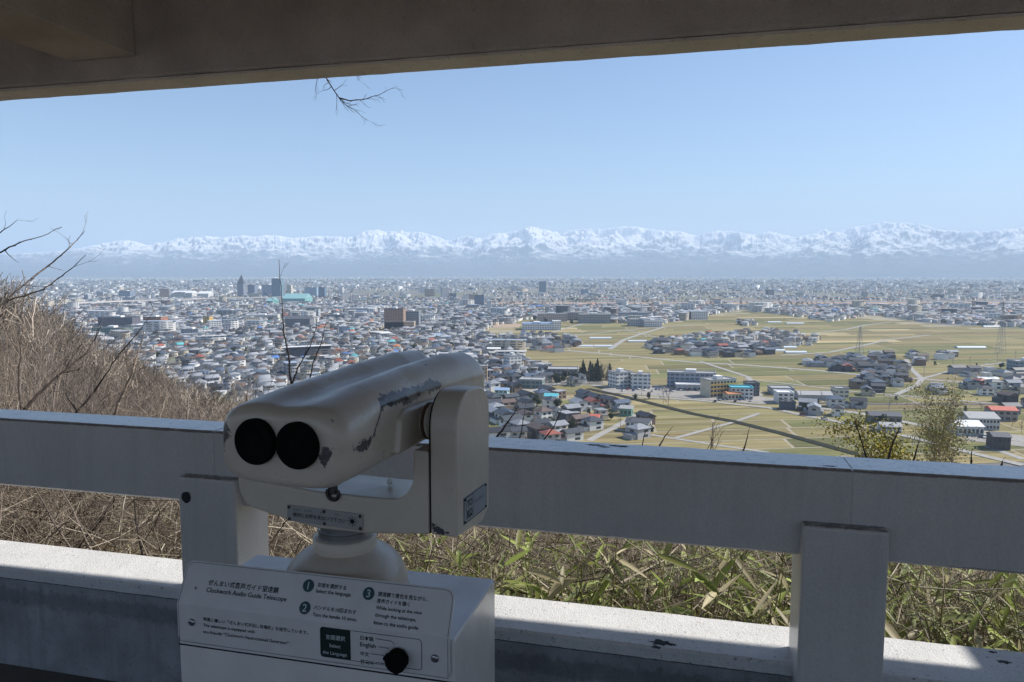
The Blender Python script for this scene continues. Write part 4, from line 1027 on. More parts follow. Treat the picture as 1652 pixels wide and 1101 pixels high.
UP = [T('ぜんまい式音声ガイド望遠鏡', 335.6, 943.5, 448.6, 957.8), T('Clockwork Audio Guide Telescope', 332.7, 955.2, 461.7, 972),
 T('言語を選択する', 511.9, 946.6, 558.5, 952.2), T('Select the language.', 509.4, 956.2, 566.7, 963.9), T('ハンドルを10回まわす', 506.1, 983.0, 574.5, 991.5), T('Turn the handle 10 times.', 504.3, 994.1, 575.8, 1003),
 T('望遠鏡で景色を見ながら、', 609.6, 961.3, 689.9, 971), T('音声ガイドを聴く', 607.8, 972.3, 660.7, 978.5), T('While looking at the view', 606.3, 983.1, 680.8, 991.8), T('through the telescope,', 604.7, 995, 671.3, 1003), T('listen to the audio guide.', 602.6, 1007.3, 675.7, 1016.8)]
LO = [T('環境に優しい「ぜんまい式手回し発電機」を搭載しています。', 327.9, 1001.2, 497.5, 1025, False), T('The telescope is equipped with', 328.3, 1010.8, 410.9, 1022.2, False), T('eco-friendly “Clockwork Hand-cranked Generator”.', 328.3, 1021.3, 467.8, 1042.4, False),
 T('日本語', 581.7, 1031.6, 602.7, 1034.5, False), T('English', 581.3, 1042.6, 606.5, 1046, False), T('中文', 581.7, 1057.1, 595.4, 1058.8, False), T('한국어', 581.7, 1070.5, 602.3, 1073, False)]
e_ = .0006
lettering('lettering', UP+LO, m_ink, sign, lambda a, b: plate_pt(a, b, e_))
for c, num in (((497.9, 945.2), '1'), ((492.1, 981), '2'), ((595, 957.9), '3')):
    u, s = hit(*c); r = .0106; bm = bmesh.new(); bm.faces.new([bm.verts.new(plate_pt(u+r*math.cos(t), s+r*math.sin(t), e_)) for t in np.linspace(0, 2*math.pi, 33)[:-1]]); d_ = from_bm('number_disc', bm, m_teal, sign)
    V, F = text_verts(num); x0, x1, y0, y1 = V[:, 0].min(), V[:, 0].max(), V[:, 1].min(), V[:, 1].max(); k = .0125/(y1-y0)
    pyd('number', [tuple(plate_pt(u+(a-(x0+x1)/2)*k, s+(b-(y0+y1)/2)*k, 2.4*e_)) for a, b in V[:, :2]], F, m_wink, sign)
# select-the-language panel
gu0, gs0 = hit(517.4, 1059, False); gu1, gs1 = hit(564.9, 1017, False); gs0 = max(gs0, SB+.006)
bm = bmesh.new(); bm.faces.new([bm.verts.new(plate_pt(u, s, e_)) for u, s in rounded(gu0, gu1, gs0, gs1, .006, (0,1,1,0))]); from_bm('selector_panel', bm, m_green, sign)
gm = [T('言語選択', 526, 1029.8, 557.6, 1033.4, False), T('Select', 532, 1043.3, 550, 1045.5, False), T('the Language', 521.5, 1053.8, 560.3, 1058.4, False)]
lettering('panel_lettering', gm, m_wink, sign, lambda a, b: plate_pt(a, b, 2.4*e_))
fu1 = hit(680.8, 1050, False)[0]
outline('selector_frame', rounded(gu1, fu1, gs0, gs1, .006, (1,0,0,1)), .0009, e_, m_ink, sign)
def strokes(name, lines, w, m, fn, parent):
    V = []; F = []
    for P in lines:
        for a, b in zip(P, P[1:]):
            a = Vector(a); b = Vector(b); t = (b-a).normalized(); nr = Vector((-t.y, t.x))*w/2; o = len(V)
            V += [tuple(fn(*(a+nr))), tuple(fn(*(b+nr))), tuple(fn(*(b-nr))), tuple(fn(*(a-nr)))]; F.append((o, o+1, o+2, o+3))
    return pyd(name, V, F, m, parent)
hl = lambda *c: [hit(x, y, False) for x, y in c]
strokes('leader_line', [hl((606, 1030), (631.5, 1034.2), (637, 1040)), hl((611.4, 1043.3), (628, 1046)), hl((598.6, 1054.2), (626, 1058.4)), hl((606, 1068.3), (628, 1071.6))], .0008, m_ink, lambda a, b: plate_pt(a, b, 2.2*e_), sign)
ku, ks = hit(644.6, 1060.5, False)
bm = bmesh.new(); kp = []
for k in range(40):
    t = 2*math.pi*k/40; r = .0185; 
    if abs((t-math.radians(170)+math.pi) % (2*math.pi)-math.pi) < .16: r = .0225
    if abs((t-math.radians(275)+math.pi) % (2*math.pi)-math.pi) < .2: r = .0215
    kp.append(plate_pt(ku+r*math.cos(t), ks+r*math.sin(t), .004))
prism(bm, kp, (0, -.016, 0)); from_bm('selector_knob', bm, m_rub, sign, bevel=.002)
for c in ((701.8, 1062.4), (309.7, 1004)):
    u, s = hit(*c, False); bm = bmesh.new(); q = plate_pt(u, s, 0)
    lathe(bm, [(.0068, 0), (.0068, -.0015), (.0052, -.0032), (.002, -.0034)], 20, (q.x, q.y, q.z), 'y'); from_bm('screw', bm, m_chrome, sign, smooth=True)
outline('border_line', rounded(U0+.003, U1-.003, SB+.003, ST-.003, .013), .0006, e_, m_chrome, sign) if 0 else None
strokes('border_line', [[(U0+.003, -.001), (U0+.003, SB+.003), (U1-.003, SB+.003), (U1-.003, -.001)], [(U0+.003, .001), (U0+.003, ST-.016), (U0+.007, ST-.007), (U0+.016, ST-.003), (U1-.016, ST-.003), (U1-.007, ST-.007), (U1-.003, ST-.016), (U1-.003, .001)]], .0007, m_dkmetal, lambda a, b: plate_pt(a, b, e_), sign)
u, s = hit(316, 949); outline('paint_chip', [(u-.001, s-.003), (u+.0012, s-.002), (u+.0012, s+.002), (u-.0005, s+.003)], .001, e_, m_grime, sign)
bm = bmesh.new(); bm.faces.new([bm.verts.new(plate_pt(a, b, -.0035)) for a, b in ((U0, SB), (U1, SB), (U1, SB+.001), (U0, SB+.001))]); bm.free()

def lathe_part(name, prof, m, seg=48, **kw):
    bm = bmesh.new(); lathe(bm, prof, seg, (0, 0, -FZ)); o = from_bm(name, bm, m, tel, smooth=True, **kw)
    s_ = o.modifiers.new('es', 'EDGE_SPLIT'); s_.split_angle = math.radians(50); return o
pr = [(.118, .9505), (.118, .956), (.115, .959)]+[(.115*math.cos(t)**.72, .968+.076*math.sin(t)) for t in np.linspace(0, 1.22, 16)]+[(.05, 1.045)]
lathe_part('dome', pr, m_beige); lathe_part('collar', [(.0575, 1.036), (.0585, 1.040), (.0585, 1.060), (.0555, 1.063), (.04, 1.063)], m_beige); lathe_part('neck', [(.0505, 1.062), (.0505, 1.074), (.047, 1.0745), (.047, 1.092)], m_chrome)
HA = math.radians(20); 
def place(o): o.location = (0, 0, -FZ); o.rotation_euler = (0, 0, -(HA-AZ)); return o
# yoke: a U-shaped casting
def arc(cx, cz, r, a0, a1, n=8): return [(cx+r*math.cos(math.radians(a0+(a1-a0)*i/n)), cz+r*math.sin(math.radians(a0+(a1-a0)*i/n))) for i in range(n+1)]
U_ = [(.206, 1.25), (.206, 1.107), (.08, 1.093), (-.02, 1.090), (-.11, 1.103)]+arc(-.145, 1.155, .045, -110, -180, 6)+[(-.19, 1.235)]+arc(-.17, 1.235, .02, 180, 0, 6)+[(-.15, 1.21)]+arc(-.105, 1.208, .045, 180, 262, 7)+[(-.02, 1.1585), (.10, 1.1595)]+arc(.128, 1.208, .048, 285, 360, 7)+[(.176, 1.25)]
bm = bmesh.new(); prism(bm, [(x, -.062, z) for x, z in U_], (0, .125, 0)); place(from_bm('yoke', bm, m_beige, tel, bevel=.007))
# arm cover with rounded top
C_ = [(-.062, 1.108), (.052, 1.100), (.082, 1.118), (.084, 1.27)]+arc(.034, 1.298, .05, 0, 90, 8)+arc(-.004, 1.292, .058, 90, 180, 8)+[(-.062, 1.29)]
bm = bmesh.new(); prism(bm, [(.2085, y, z) for y, z in C_], (.049, 0, 0)); cover = place(from_bm('arm_cover', bm, m_beige, tel, bevel=.004))
bm = bmesh.new(); prism(bm, [(.2065, y*.985, 1.2+(z-1.2)*.985) for y, z in C_], (.0015, 0, 0)); place(from_bm('cover_gasket', bm, m_grime, tel))
# maker's plate on the cover
bm = bmesh.new(); box_bm(bm, .2573, .2585, -.036, .066, 1.121, 1.168); mk = from_bm('maker_plate', bm, m_chrome, cover)
m_chrome2 = mat('engraved_plate', (.33,.36,.40), .4, .3); mk.data.materials[0] = m_chrome2
def mk_pt(a, b): return (.2589, a, b)
lettering('lettering', [('TO', -.022, 1.148, .022, None), ('KO', -.022, 1.131, .022, None), ('オートマチック', .010, 1.146, .044, None), ('―', -.020, 1.1255, .018, None)], m_ink, mk, mk_pt)
strokes('plate_border', [[(-.0345, 1.1225), (.0645, 1.1225), (.0645, 1.1665), (-.0345, 1.1665), (-.0345, 1.1225)], [(-.026, 1.129), (.003, 1.129), (.003, 1.166), (-.026, 1.166), (-.026, 1.129)]], .001, m_ink, mk_pt, mk)
for a, b in ((-.032, 1.125), (-.032, 1.164), (.062, 1.125), (.062, 1.164)):
    bm = bmesh.new(); lathe(bm, [(.0022, 0), (.0016, .0018)], 10, (.2585, a, b), 'x'); from_bm('rivet', bm, m_grime, mk)
# warning plate
bm = bmesh.new(); box_bm(bm, -.0795, .0785, -.0645, -.0625, 1.0985, 1.1285); wp = place(from_bm('warning_plate', bm, m_chrome, tel, bevel=.001)); wp.data.materials[0] = mat('warning_plate_face', (.36,.35,.33), .4, .2)
wf = lambda a, b: (a, -.0649, b)
lettering('lettering', [('絶対に太陽を見ないで下さい', -.066, 1.1090, .110, None), ('ぜったい', -.066, 1.1205, .016, None), ('たいよう', -.042, 1.1205, .016, None), ('み', -.0085, 1.1205, .004, None), ('くだ', .022, 1.1205, .008, None)], m_ink, wp, wf)
sunl = []
for k in range(8):
    t = math.pi/4*k; sunl.append([(.0575+.0055*math.cos(t), 1.1135+.0055*math.sin(t)), (.0575+.0095*math.cos(t), 1.1135+.0095*math.sin(t))])
strokes('sun_symbol', sunl, .0015, m_ink, wf, wp)
bm = bmesh.new(); bm.faces.new([bm.verts.new(wf(.0575+.0045*math.cos(t), 1.1135+.0045*math.sin(t))) for t in np.linspace(0, 2*math.pi, 21)[:-1]]); from_bm('sun_symbol', bm, m_ink, wp)
for a in (-.0745, 0, .0735):
    for b in (1.1025, 1.1245):
        bm = bmesh.new(); lathe(bm, [(.0032, 0), (.003, -.0012), (.0015, -.0022)], 12, (a, -.0645, b), 'y'); from_bm('screw', bm, m_dkmetal, wp)

# flakes of lost paint, thin dark patches of their own shape
def flake(parent, c, ax, ay, nrm, r, seed, m=m_grime, sx=1.6):
    rr_ = random.Random(seed); c = Vector(c); ax = Vector(ax); ay = Vector(ay); nrm = Vector(nrm); P = []
    for k in range(22):
        t = 2*math.pi*k/22; q = r*(1+rr_.uniform(-.45, .45)); P.append(c+ax*q*math.cos(t)*sx+ay*q*math.sin(t)+nrm*.0003)
    bm = bmesh.new(); prism(bm, P, nrm*.0004); return from_bm('paint_flake', bm, m, parent)
m_bare = mat('bare_dark_metal', (.07,.07,.075), .7)
for k, (x, z, r) in enumerate([(.222, 1.118, .0055), (.2135, 1.125, .003), (.232, 1.1135, .003), (.240, 1.115, .002)]): flake(cover, (x, -.062, z), (1,0,0), (0,0,1), (0,-1,0), r, k, m_bare)
for k, (x, y, r) in enumerate([(1065, 1037, .013), (1058, 1044, .007), (1085, 1040, .006), (1600, 1052, .006), (1620, 1068, .008)]):
    d = ray(x, y); t = (.6025-EYE)/d.z; X = d.x*t; Y = d.y*t; u = X*math.cos(AZ)-Y*math.sin(AZ); n = X*math.sin(AZ)+Y*math.cos(AZ); flake(rail, (u, n, .6018), (1,0,0), (0,1,0), (0,0,1), r, 20+k)
for k, (x, y, r) in enumerate([(960, 718, .006), (1003, 720, .005), (990, 719, .004), (975, 721, .004), (1340, 752, .004), (560, 706, .004)]):
    d = ray(x, y); t = (1.1005-EYE)/d.z; X = d.x*t; Y = d.y*t; u = X*math.cos(AZ)-Y*math.sin(AZ); n = X*math.sin(AZ)+Y*math.cos(AZ); flake(rail, (u, n, 1.0998), (1,0,0), (0,1,0), (0,0,1), r, 40+k, sx=3.2)
# the binocular head: one lofted shell
def cxy(y): return .053+.055*y
def head():
    NS, NA = 110, 128; y0, y1 = -.238, .315; V = []; peel = []
    for i in range(NS+1):
        t = i/NS; y = y0+(y1-y0)*(t if t > 0 else 0)
        hw = np.interp(y, [-.238, -.15, 0, .1, .22, .315], [.115, .113, .101, .102, .109, .106]); zt = np.interp(y, [-.238, -.19, -.1, .05, .18, .26, .315], [1.344, 1.352, 1.366, 1.382, 1.390, 1.387, 1.372]); zb = np.interp(y, [-.238, -.05, .1, .315], [1.220, 1.222, 1.233, 1.245])
        dn = y-y0; df = y1-y
        sn = 1-.12*max(0, 1-dn/.022)**2.2; sf = 1-.5*max(0, 1-df/.06)**2.5
        brow = .004*max(0, 1-dn/.03)**2
        val = np.interp(y, [-.238, -.17, -.05, .1, .315], [.002, .009, .015, .026, .042]); ex = np.interp(y, [-.238, -.1, .1, .315], [.50, .56, .66, .74])
        zm = (zt+zb)/2-.004; hh_t = zt-zm-brow; hh_b = zm-zb
        for k in range(NA):
            a = 2*math.pi*k/NA; c, s = math.cos(a), math.sin(a)
            x = hw*math.copysign(abs(c)**ex, c); z = math.copysign(abs(s)**ex, s)
            z = z*hh_t if s > 0 else z*hh_b
            if s > 0: z -= val*math.exp(-(x/.031)**2)*min(1, s*1.6)
            x *= sn*sf if True else 1; z *= (sn*sf)
            Z = zm+z; X = cxy(y)+x
            seam = 1.285+.047*max(0, min(1, (y+.165)/.045))
            side = max(0, min(1, (x-.06)/.03))
            if Z < seam and x > .06: X -= .0025*side; 
            w = 0
            if x > .055:
                d = Z-seam; w = max(0, 1-abs(d+.002)/(.011 if y > -.16 else .017))*side*(.62+.38*math.sin(y*46+2.2))
                if y > -.12: w = max(w, max(0, 1-abs(d-.007)/.017)*side)
                if y > .06: w *= max(0, 1-(y-.06)/.05)
            if y < -.2:
                w = max(w, max(0, 1-abs(Z-1.295)/.03)*(1 if x < -.085 else 0)*.95); w = max(w, (max(0, 1-math.hypot((X-.118)/.022, (Z-1.275)/.03)))*1.2)
            V.append((X, y, Z)); peel.append(min(1, w))
    F = []
    for i in range(NS):
        for k in range(NA): F.append((i*NA+k, i*NA+(k+1) % NA, (i+1)*NA+(k+1) % NA, (i+1)*NA+k))
    me = bpy.data.meshes.new('head')
    # near face: rings shrinking to a centre so that paint wear can vary
    base = len(V); cen = Vector((cxy(y0), y0, 1.283)); rings = [list(range(NA))]
    for f in (.85, .7, .5, .3, .1):
        r_ = []
        for k in range(NA):
            q = Vector(V[k]); n_ = cen+(q-cen)*f; w = 0
            w = max(w, 1.1*max(0, 1-math.hypot((n_.x-.130)/.022, (n_.z-1.278)/.034))); w = max(w, max(0, 1-math.hypot((n_.x+.066)/.03, (n_.z-1.30)/.03)))
            r_.append(len(V)); V.append((n_.x, y0-.002*(1-f), n_.z)); peel.append(min(1, w))
        rings.append(r_)
    for A, B in zip(rings, rings[1:]):
        for k in range(NA): F.append((A[(k+1) % NA], A[k], B[k], B[(k+1) % NA]))
    F.append(tuple(rings[-1])); F.append(tuple(reversed(range(NS*NA, NS*NA+NA))))
    me.from_pydata(V, [], F); a = me.attributes.new('peel', 'FLOAT', 'POINT'); a.data.foreach_set('value', peel); me.update()
    return me
m_head = enamel('beige_enamel_peeling', (.64,.56,.46), .30); matx(m_head, Coat_Weight=.25, Coat_Roughness=.32)
nt = m_head.node_tree; pa = attr(m_head, 'peel'); n5 = noise_node(m_head, 42, 6, .72, objco(m_head)); bs = bsdf(m_head)
old = bs.inputs['Base Color'].links[0].from_socket
thr = math_n(m_head, 'SUBTRACT', math_n(m_head, 'ADD', pa.outputs['Fac'], math_n(m_head, 'MULTIPLY', n5.outputs[0], 2.4)), 1.62)
mk_ = ramp(m_head, thr, [(.0, (0,0,0)), (.03, (1,1,1))])
n6 = noise_node(m_head, 160, 3, .6, objco(m_head)); dk = ramp(m_head, n6.outputs[0], [(.3, (.035,.035,.038)), (.7, (.11,.11,.12))])
lk(m_head, mixc(m_head, mk_.outputs[0], old, dk.outputs[0]), bs.inputs['Base Color'])
hd = place(link('binocular_head', head(), m_head, tel, smooth=True))
bm = bmesh.new(); bp_ = [(-.085, 1.243), (.135, 1.252), (.14, 1.318), (-.05, 1.318), (-.075, 1.305)]
prism(bm, [(.125, y, z) for y, z in bp_], (.037, 0, 0)); from_bm('side_housing', bm, m_beige, hd, bevel=.009)
for x in (.004, .080):
    bm = bmesh.new(); lathe(bm, [(.0352, .004), (.0360, -.008), (.0345, -.012), (.032, -.013), (.029, -.009), (.004, -.007)], 48, (x, -.2385, 1.291), 'y')
    e = from_bm('eyepiece', bm, m_rub, hd, smooth=True)
    bm = bmesh.new(); lathe(bm, [(.012, -.0065), (.012, -.0082), (.002, -.0084)], 24, (x, -.2385, 1.291), 'y'); from_bm('ocular_lens', bm, mat('dark_lens', (.002,.002,.003), .6, 0, .1), hd)
def xcyl(name, prof, m, y=0.0, z=1.284, parent=tel):
    bm = bmesh.new(); lathe(bm, prof, 36, (0, y, z), 'x'); o = from_bm(name, bm, m, parent, smooth=True); s_ = o.modifiers.new('es', 'EDGE_SPLIT'); s_.split_angle = math.radians(40); return o
place(xcyl('pivot', [(.031, .163), (.031, .177), (.029, .178), (.029, .209)], m_beige, .02)); place(xcyl('pivot_ring', [(.0325, .1655), (.0335, .1665), (.0335, .1705), (.0325, .1715)], m_brown, .02))
# locking pin and its eye in the middle of the yoke
V, F = tubes([(-.008,-.085,1.213,.006, .006,-.064,1.190,.007), (.006,-.064,1.190,.007, .016,-.060,1.172,.008), (.016,-.060,1.172,.0085, .018,-.060,1.158,.0085)], 12)
place(link('locking_pin', np_mesh('locking_pin', V, F, smooth=True), m_dkmetal, tel))
bm = bmesh.new(); ring = []
for i in range(25):
    t = math.radians(150+240*i/24); c = Vector((.020+.0115*math.cos(t), -.066, 1.160+.0115*math.sin(t)))
    ring.append([bm.verts.new(c+Vector((math.cos(t)*.0035*math.cos(f), .0035*math.sin(f), math.sin(t)*.0035*math.cos(f)))) for f in np.linspace(0, 2*math.pi, 9)[:-1]])
for A, B in zip(ring, ring[1:]):
    for k in range(8): bm.faces.new((A[k], A[(k+1) % 8], B[(k+1) % 8], B[k]))
bm.faces.new(ring[0]); bm.faces.new(ring[-1][::-1]); place(from_bm('pin_eye', bm, m_dkmetal, tel, smooth=True))
bm = bmesh.new(); bmesh.ops.create_uvsphere(bm, u_segments=14, v_segments=8, radius=.0055, matrix=Matrix.Translation((.088, .015, 1.166))); place(from_bm('stop_button', bm, mat('white_nylon', (.75,.75,.75), .4), tel, smooth=True))

# ================================================================== VEGETATION
def bark(name, a, b, rough=.85):
    m = mat(name, a, rough, 0, .25); p = geopos(m); n1 = noise_node(m, 5, 4, .6, p)
    oi = nd(m, 'ShaderNodeObjectInfo'); r = ramp(m, n1.outputs[0], [(.32, b), (.68, a)])
    v = ramp(m, oi.outputs['Random'], [(0, (.6,.6,.62)), (.5, (1,1,1)), (1, (1.35,1.3,1.2))])
    lk(m, mixc(m, 1, r.outputs[0], v.outputs[0], 'MULTIPLY'), bsdf(m).inputs['Base Color']); return m
m_bark = bark('pale_brown_bark', (.34,.28,.23), (.15,.12,.10)); m_dbark = bark('dark_bark', (.07,.055,.05), (.035,.03,.028)); m_wood2 = bark('grey_brown_twigs', (.23,.195,.165), (.11,.095,.08))
def grow(r, base, d, L, rad, lev, segs, kids=3, wob=.22, up=.12, spread=.6, shrink=.62, nseg=5, minr=.0012):
    p = Vector(base); d = Vector(d).normalized(); pts = [(p.copy(), rad)]
    for i in range(nseg):
        d = (d+Vector((r.gauss(0, wob), r.gauss(0, wob), r.gauss(0, wob)+up))).normalized()
        q = p+d*(L/nseg); r1 = max(minr, rad*(1-.75*(i+1)/nseg)); r0 = max(minr, rad*(1-.75*i/nseg))
        segs.append((*p, r0, *q, r1)); p = q; pts.append((p.copy(), r1))
        if lev > 0 and i >= (1 if nseg > 2 else 0):
            for _ in range(kids if r.random() < .75 else kids-1):
                if kids <= 0: break
                ax = Vector((r.gauss(0, 1), r.gauss(0, 1), r.gauss(0, .6))).normalized()
                nd_ = (d+ax*spread*r.uniform(.7, 1.4)).normalized()
                grow(r, p, nd_, L*shrink*r.uniform(.55, 1.0), r1*.75, lev-1, segs, kids if r.random() < .5 else max(1, kids-1), wob, up, spread, shrink, max(3, nseg-1), minr)
def shrub_mesh(seed, h, stems, lev=2, rad=.012, kids=1, lean=.45, spread=.6, up=.12, nseg=7, minr=.0012):
    r = random.Random(seed); segs = []
    for _ in range(stems):
        a = r.uniform(0, 2*math.pi); l = r.uniform(.1, lean)
        grow(r, (r.gauss(0, .08*h), r.gauss(0, .08*h), -.1), (math.cos(a)*l, math.sin(a)*l, 1), h*r.uniform(.6, 1.0), rad*r.uniform(.6, 1), lev, segs, kids, .13, up, spread, .5, nseg, minr)
    return segs
def seg_obj(name, segs, m, sides=4, parent=None, **kw):
    V, F = tubes(segs, sides); return link(name, np_mesh(name, V, F, smooth=True), m, parent, **kw)
RS = random.Random(21)
TOPL = [(-400, 400), (-60, 450), (0, 468), (40, 482), (75, 505), (105, 530), (150, 556), (205, 578), (255, 605), (300, 624), (350, 638), (400, 650), (470, 670), (560, 720), (700, 790), (1000, 800), (2200, 900)]
def zlimit(x, y, up=0):
    px_, _ = topx(x, y, EYE); yl = float(np.interp(px_, [q[0] for q in TOPL], [q[1] for q in TOPL]))-up; d_ = ray(px_, yl); return EYE+y*d_.z/d_.y
def mesh_h(me): return max(v.co.z for v in me.vertices)
# --- bare shrubs close to the railing: things, copied
shr = []; MH = {}
for k in range(6):
    me_s = shrub_mesh(100+k, 1.0, 9, 2, .007, 2, .7, .7, .05, 6, .0010); V, F = tubes(me_s, 4); shr.append(np_mesh('bare_shrub', V, F, smooth=True)); shr[-1].materials.append(m_bark if k % 3 else m_wood2)
def put_shrub(me, x, y, s, label, group, name='bare_shrub', catg='shrub', up=0):
    o = bpy.data.objects.new(name, me); COL.objects.link(o); z = float(hill(x, y)); s = min(s, max(.18, (zlimit(x, y, up)-z)/(MH.setdefault(me.name, mesh_h(me))*1.08)*RS.uniform(.8, 1.0))); o.location = (x, y, z-.03); o.rotation_euler = (RS.gauss(0, .12), RS.gauss(0, .12), RS.uniform(0, 6.3)); o.scale = (s, s, s*RS.uniform(.8, 1.15))
    return tag(o, label, catg, group)
def uxy(u, n): q = un(u, n, 0); return q.x, q.y
n_s = 0
# below the railing, right half: low twigs seen through the gap
for i in range(58):
    n = RS.uniform(2.6, 6.5); u = RS.uniform(-.5, .55)*n; x, y = uxy(u, n)
    put_shrub(shr[i % 6], x, y, RS.uniform(.55, .85)*(1+.05*(n-2.5)), 'low bare grey-brown shrub in the bamboo grass behind the railing', 'low bare shrubs in the bamboo grass')
# left: dense bare shrubs, rising over the railing
for i in range(95):
    n = RS.uniform(2.9, 13); u = RS.uniform(-1.5-.95*n, -1.1-.25*n)
    x, y = uxy(u, n); s = (RS.uniform(.9, 1.35) if n < 5 else RS.uniform(1.3, 2.4))
    put_shrub(shr[i % 6], x, y, s, 'tangled bare brown shrub on the slope behind the left railing', 'tangled bare shrubs on the left slope')
# taller bare saplings at the far left that reach into the sky
tl = []
for k in range(4):
    me_s = shrub_mesh(300+k, 3.6, 7, 3, .028, 2, .5, .55, .10, 7, .0022); V, F = tubes(me_s, 4); tl.append(np_mesh('bare_sapling', V, F, smooth=True)); tl[-1].materials.append(m_wood2 if k % 2 else m_bark)
ks_ = 0
for (px_, Y_, top_) in [(-80, 9, 430), (-10, 11, 440), (20, 14, 455), (60, 16, 480), (95, 20, 500), (-40, 14, 440), (30, 20, 465), (130, 24, 545), (-120, 12, 420), (75, 12, 530), (180, 22, 590), (230, 26, 610), (330, 28, 625), (390, 30, 640), (5, 26, 450), (-60, 22, 440), (50, 30, 470), (110, 32, 515), (150, 18, 580), (270, 20, 640), (360, 22, 655), (300, 16, 668)]:
    x = at(px_, 600, Y_).x; g = float(hill(x, Y_)); topz = at(px_, top_, Y_).z; s = max(.5, (topz-g)/3.9)
    put_shrub(tl[ks_ % 4], x, Y_, s, 'tall bare grey-brown sapling rising from the left slope', 'tall bare saplings on the left slope', 'bare_sapling', 'sapling', 32 if px_ < 80 else 8); ks_ += 1

# --- single branches one can follow in the photograph
def branch(name, pts, rad, label, twigs=0, catg='branch', m=m_dbark, seed=1, tw=.12):
    """pts: (x, y, forward distance)"""
    r = random.Random(seed); P = [at(*q) for q in pts]; segs = []; n = len(P)
    for i in range(n-1):
        r0 = rad*(1-.8*i/(n-1)); r1 = rad*(1-.8*(i+1)/(n-1)); k = 4; a = P[i]; 
        for j in range(k):
            b = P[i].lerp(P[i+1], (j+1)/k); 
            if j < k-1: b = b+Vector((r.gauss(0, 1), r.gauss(0, 1), r.gauss(0, 1)))*(P[i+1]-P[i]).length*.012
            ra = r0+(r1-r0)*j/k; rb = r0+(r1-r0)*(j+1)/k
            segs.append((*a, ra, *b, rb)); 
            if r.random() < .55: segs.append((*b, rb*1.5, *(b+(b-a).normalized()*rb*2.5), rb*.9))     # bud knots
            a = b
            if twigs and r.random() < twigs and i > 0:
                grow(r, b, (P[i+1]-P[i]).normalized()+Vector((r.gauss(0, .7), r.gauss(0, .5), r.gauss(0, .7))), tw*r.uniform(.5, 1.3), rb*.6, 1, segs, 1, .15, .02, .6, .5, 4, rad*.12)
    return seg_obj(name, segs, m, 6, label=label, cat=catg)
branch('bare_branch', [(-120,450,4.2), (0,408,4.4), (31,392,4.4), (69,381,4.5), (100,366,4.6)], .006, 'long thin dark branch with a curved tip crossing the sky at the left edge', .15, seed=2)
branch('bare_branch', [(-90,440,4.0), (0,376,4.2), (28,355,4.2)], .005, 'short dark branch tip poking highest at the left edge', .1, seed=3)
branch('bare_branch', [(-60,540,4.4), (0,493,4.6), (52,449,4.7), (86,423,4.8), (110,402,4.8), (124,388,4.9), (136,374,4.9)], .0075, 'strong bare branch with side twigs rising into the mountain haze', .35, m=m_wood2, seed=4)
branch('bare_branch', [(-50,520,4.0), (10,487,4.2), (69,468,4.3), (93,450,4.4), (120,430,4.4), (138,412,4.4)], .0065, 'smooth dark branch just below the strongest rising branch', .1, seed=5)
branch('bare_branch', [(30,680,3.0), (41,661,3.05), (62,635,3.1), (86,613,3.15), (112,592,3.2), (138,571,3.25), (152,550,3.3), (162,528,3.3)], .0075, 'thick black diagonal branch ending upright above the railing', .05, seed=6)
branch('bare_branch', [(118,680,4.2), (124,664,4.2), (152,633,4.3), (170,605,4.3), (193,571,4.4), (222,538,4.4), (247,504,4.5)], .007, 'slender dark branch slanting up to the terracotta hall', .2, seed=7)
branch('bare_branch', [(176,690,5), (196,640,5), (214,600,5), (226,560,5.1), (232,535,5.1)], .011, 'pale sunlit stem behind the slender slanting branch', .3, m=m_bark, seed=8)
branch('bare_branch', [(476,660,4.6), (469,612,4.6), (466,575,4.6), (461,552,4.6), (457,533,4.6), (456,505,4.6), (454,478,4.6), (450,419,4.6)], .007, 'tall hair-thin upright sapling stem in front of the glass tower', .2, seed=9, tw=.10)
branch('bare_branch', [(470,625,4.6), (480,595,4.6), (500,560,4.6), (510,530,4.7), (512,505,4.7)], .0055, 'forked dark twig leaning away from the hair-thin stem', .3, seed=10, tw=.09)
branch('bare_branch', [(495,640,4.8), (505,585,4.8), (521,545,4.8), (527,515,4.8)], .0055, 'second dark twig fan above the telescope head', .3, seed=11, tw=.09)
branch('hanging_branch', [(505,90,4.0), (522,118,4.0), (531,134,4.0), (547,158,4.0), (556,168,4.0), (575,180,4.0), (592,195,4.0)], .0045, 'fine forked twig hanging from above under the roof beam', .6, seed=12, tw=.07)
branch('hanging_branch', [(547,158,4.0), (565,163,4.0), (585,161,4.02), (610,154,4.02), (640,140,4.05)], .004, 'side shoot of the hanging twig reaching towards the middle of the sky', .8, seed=13, tw=.055)
branch('hanging_branch', [(560,100,4.2), (575,122,4.2), (580,130,4.2)], .003, 'tiny twig tip just showing under the roof beam', .9, seed=14, tw=.05)
branch('hanging_branch', [(500,108,4.2), (512,128,4.2), (508,150,4.2)], .003, 'small curled twig left of the hanging fork', .9, seed=15, tw=.05)
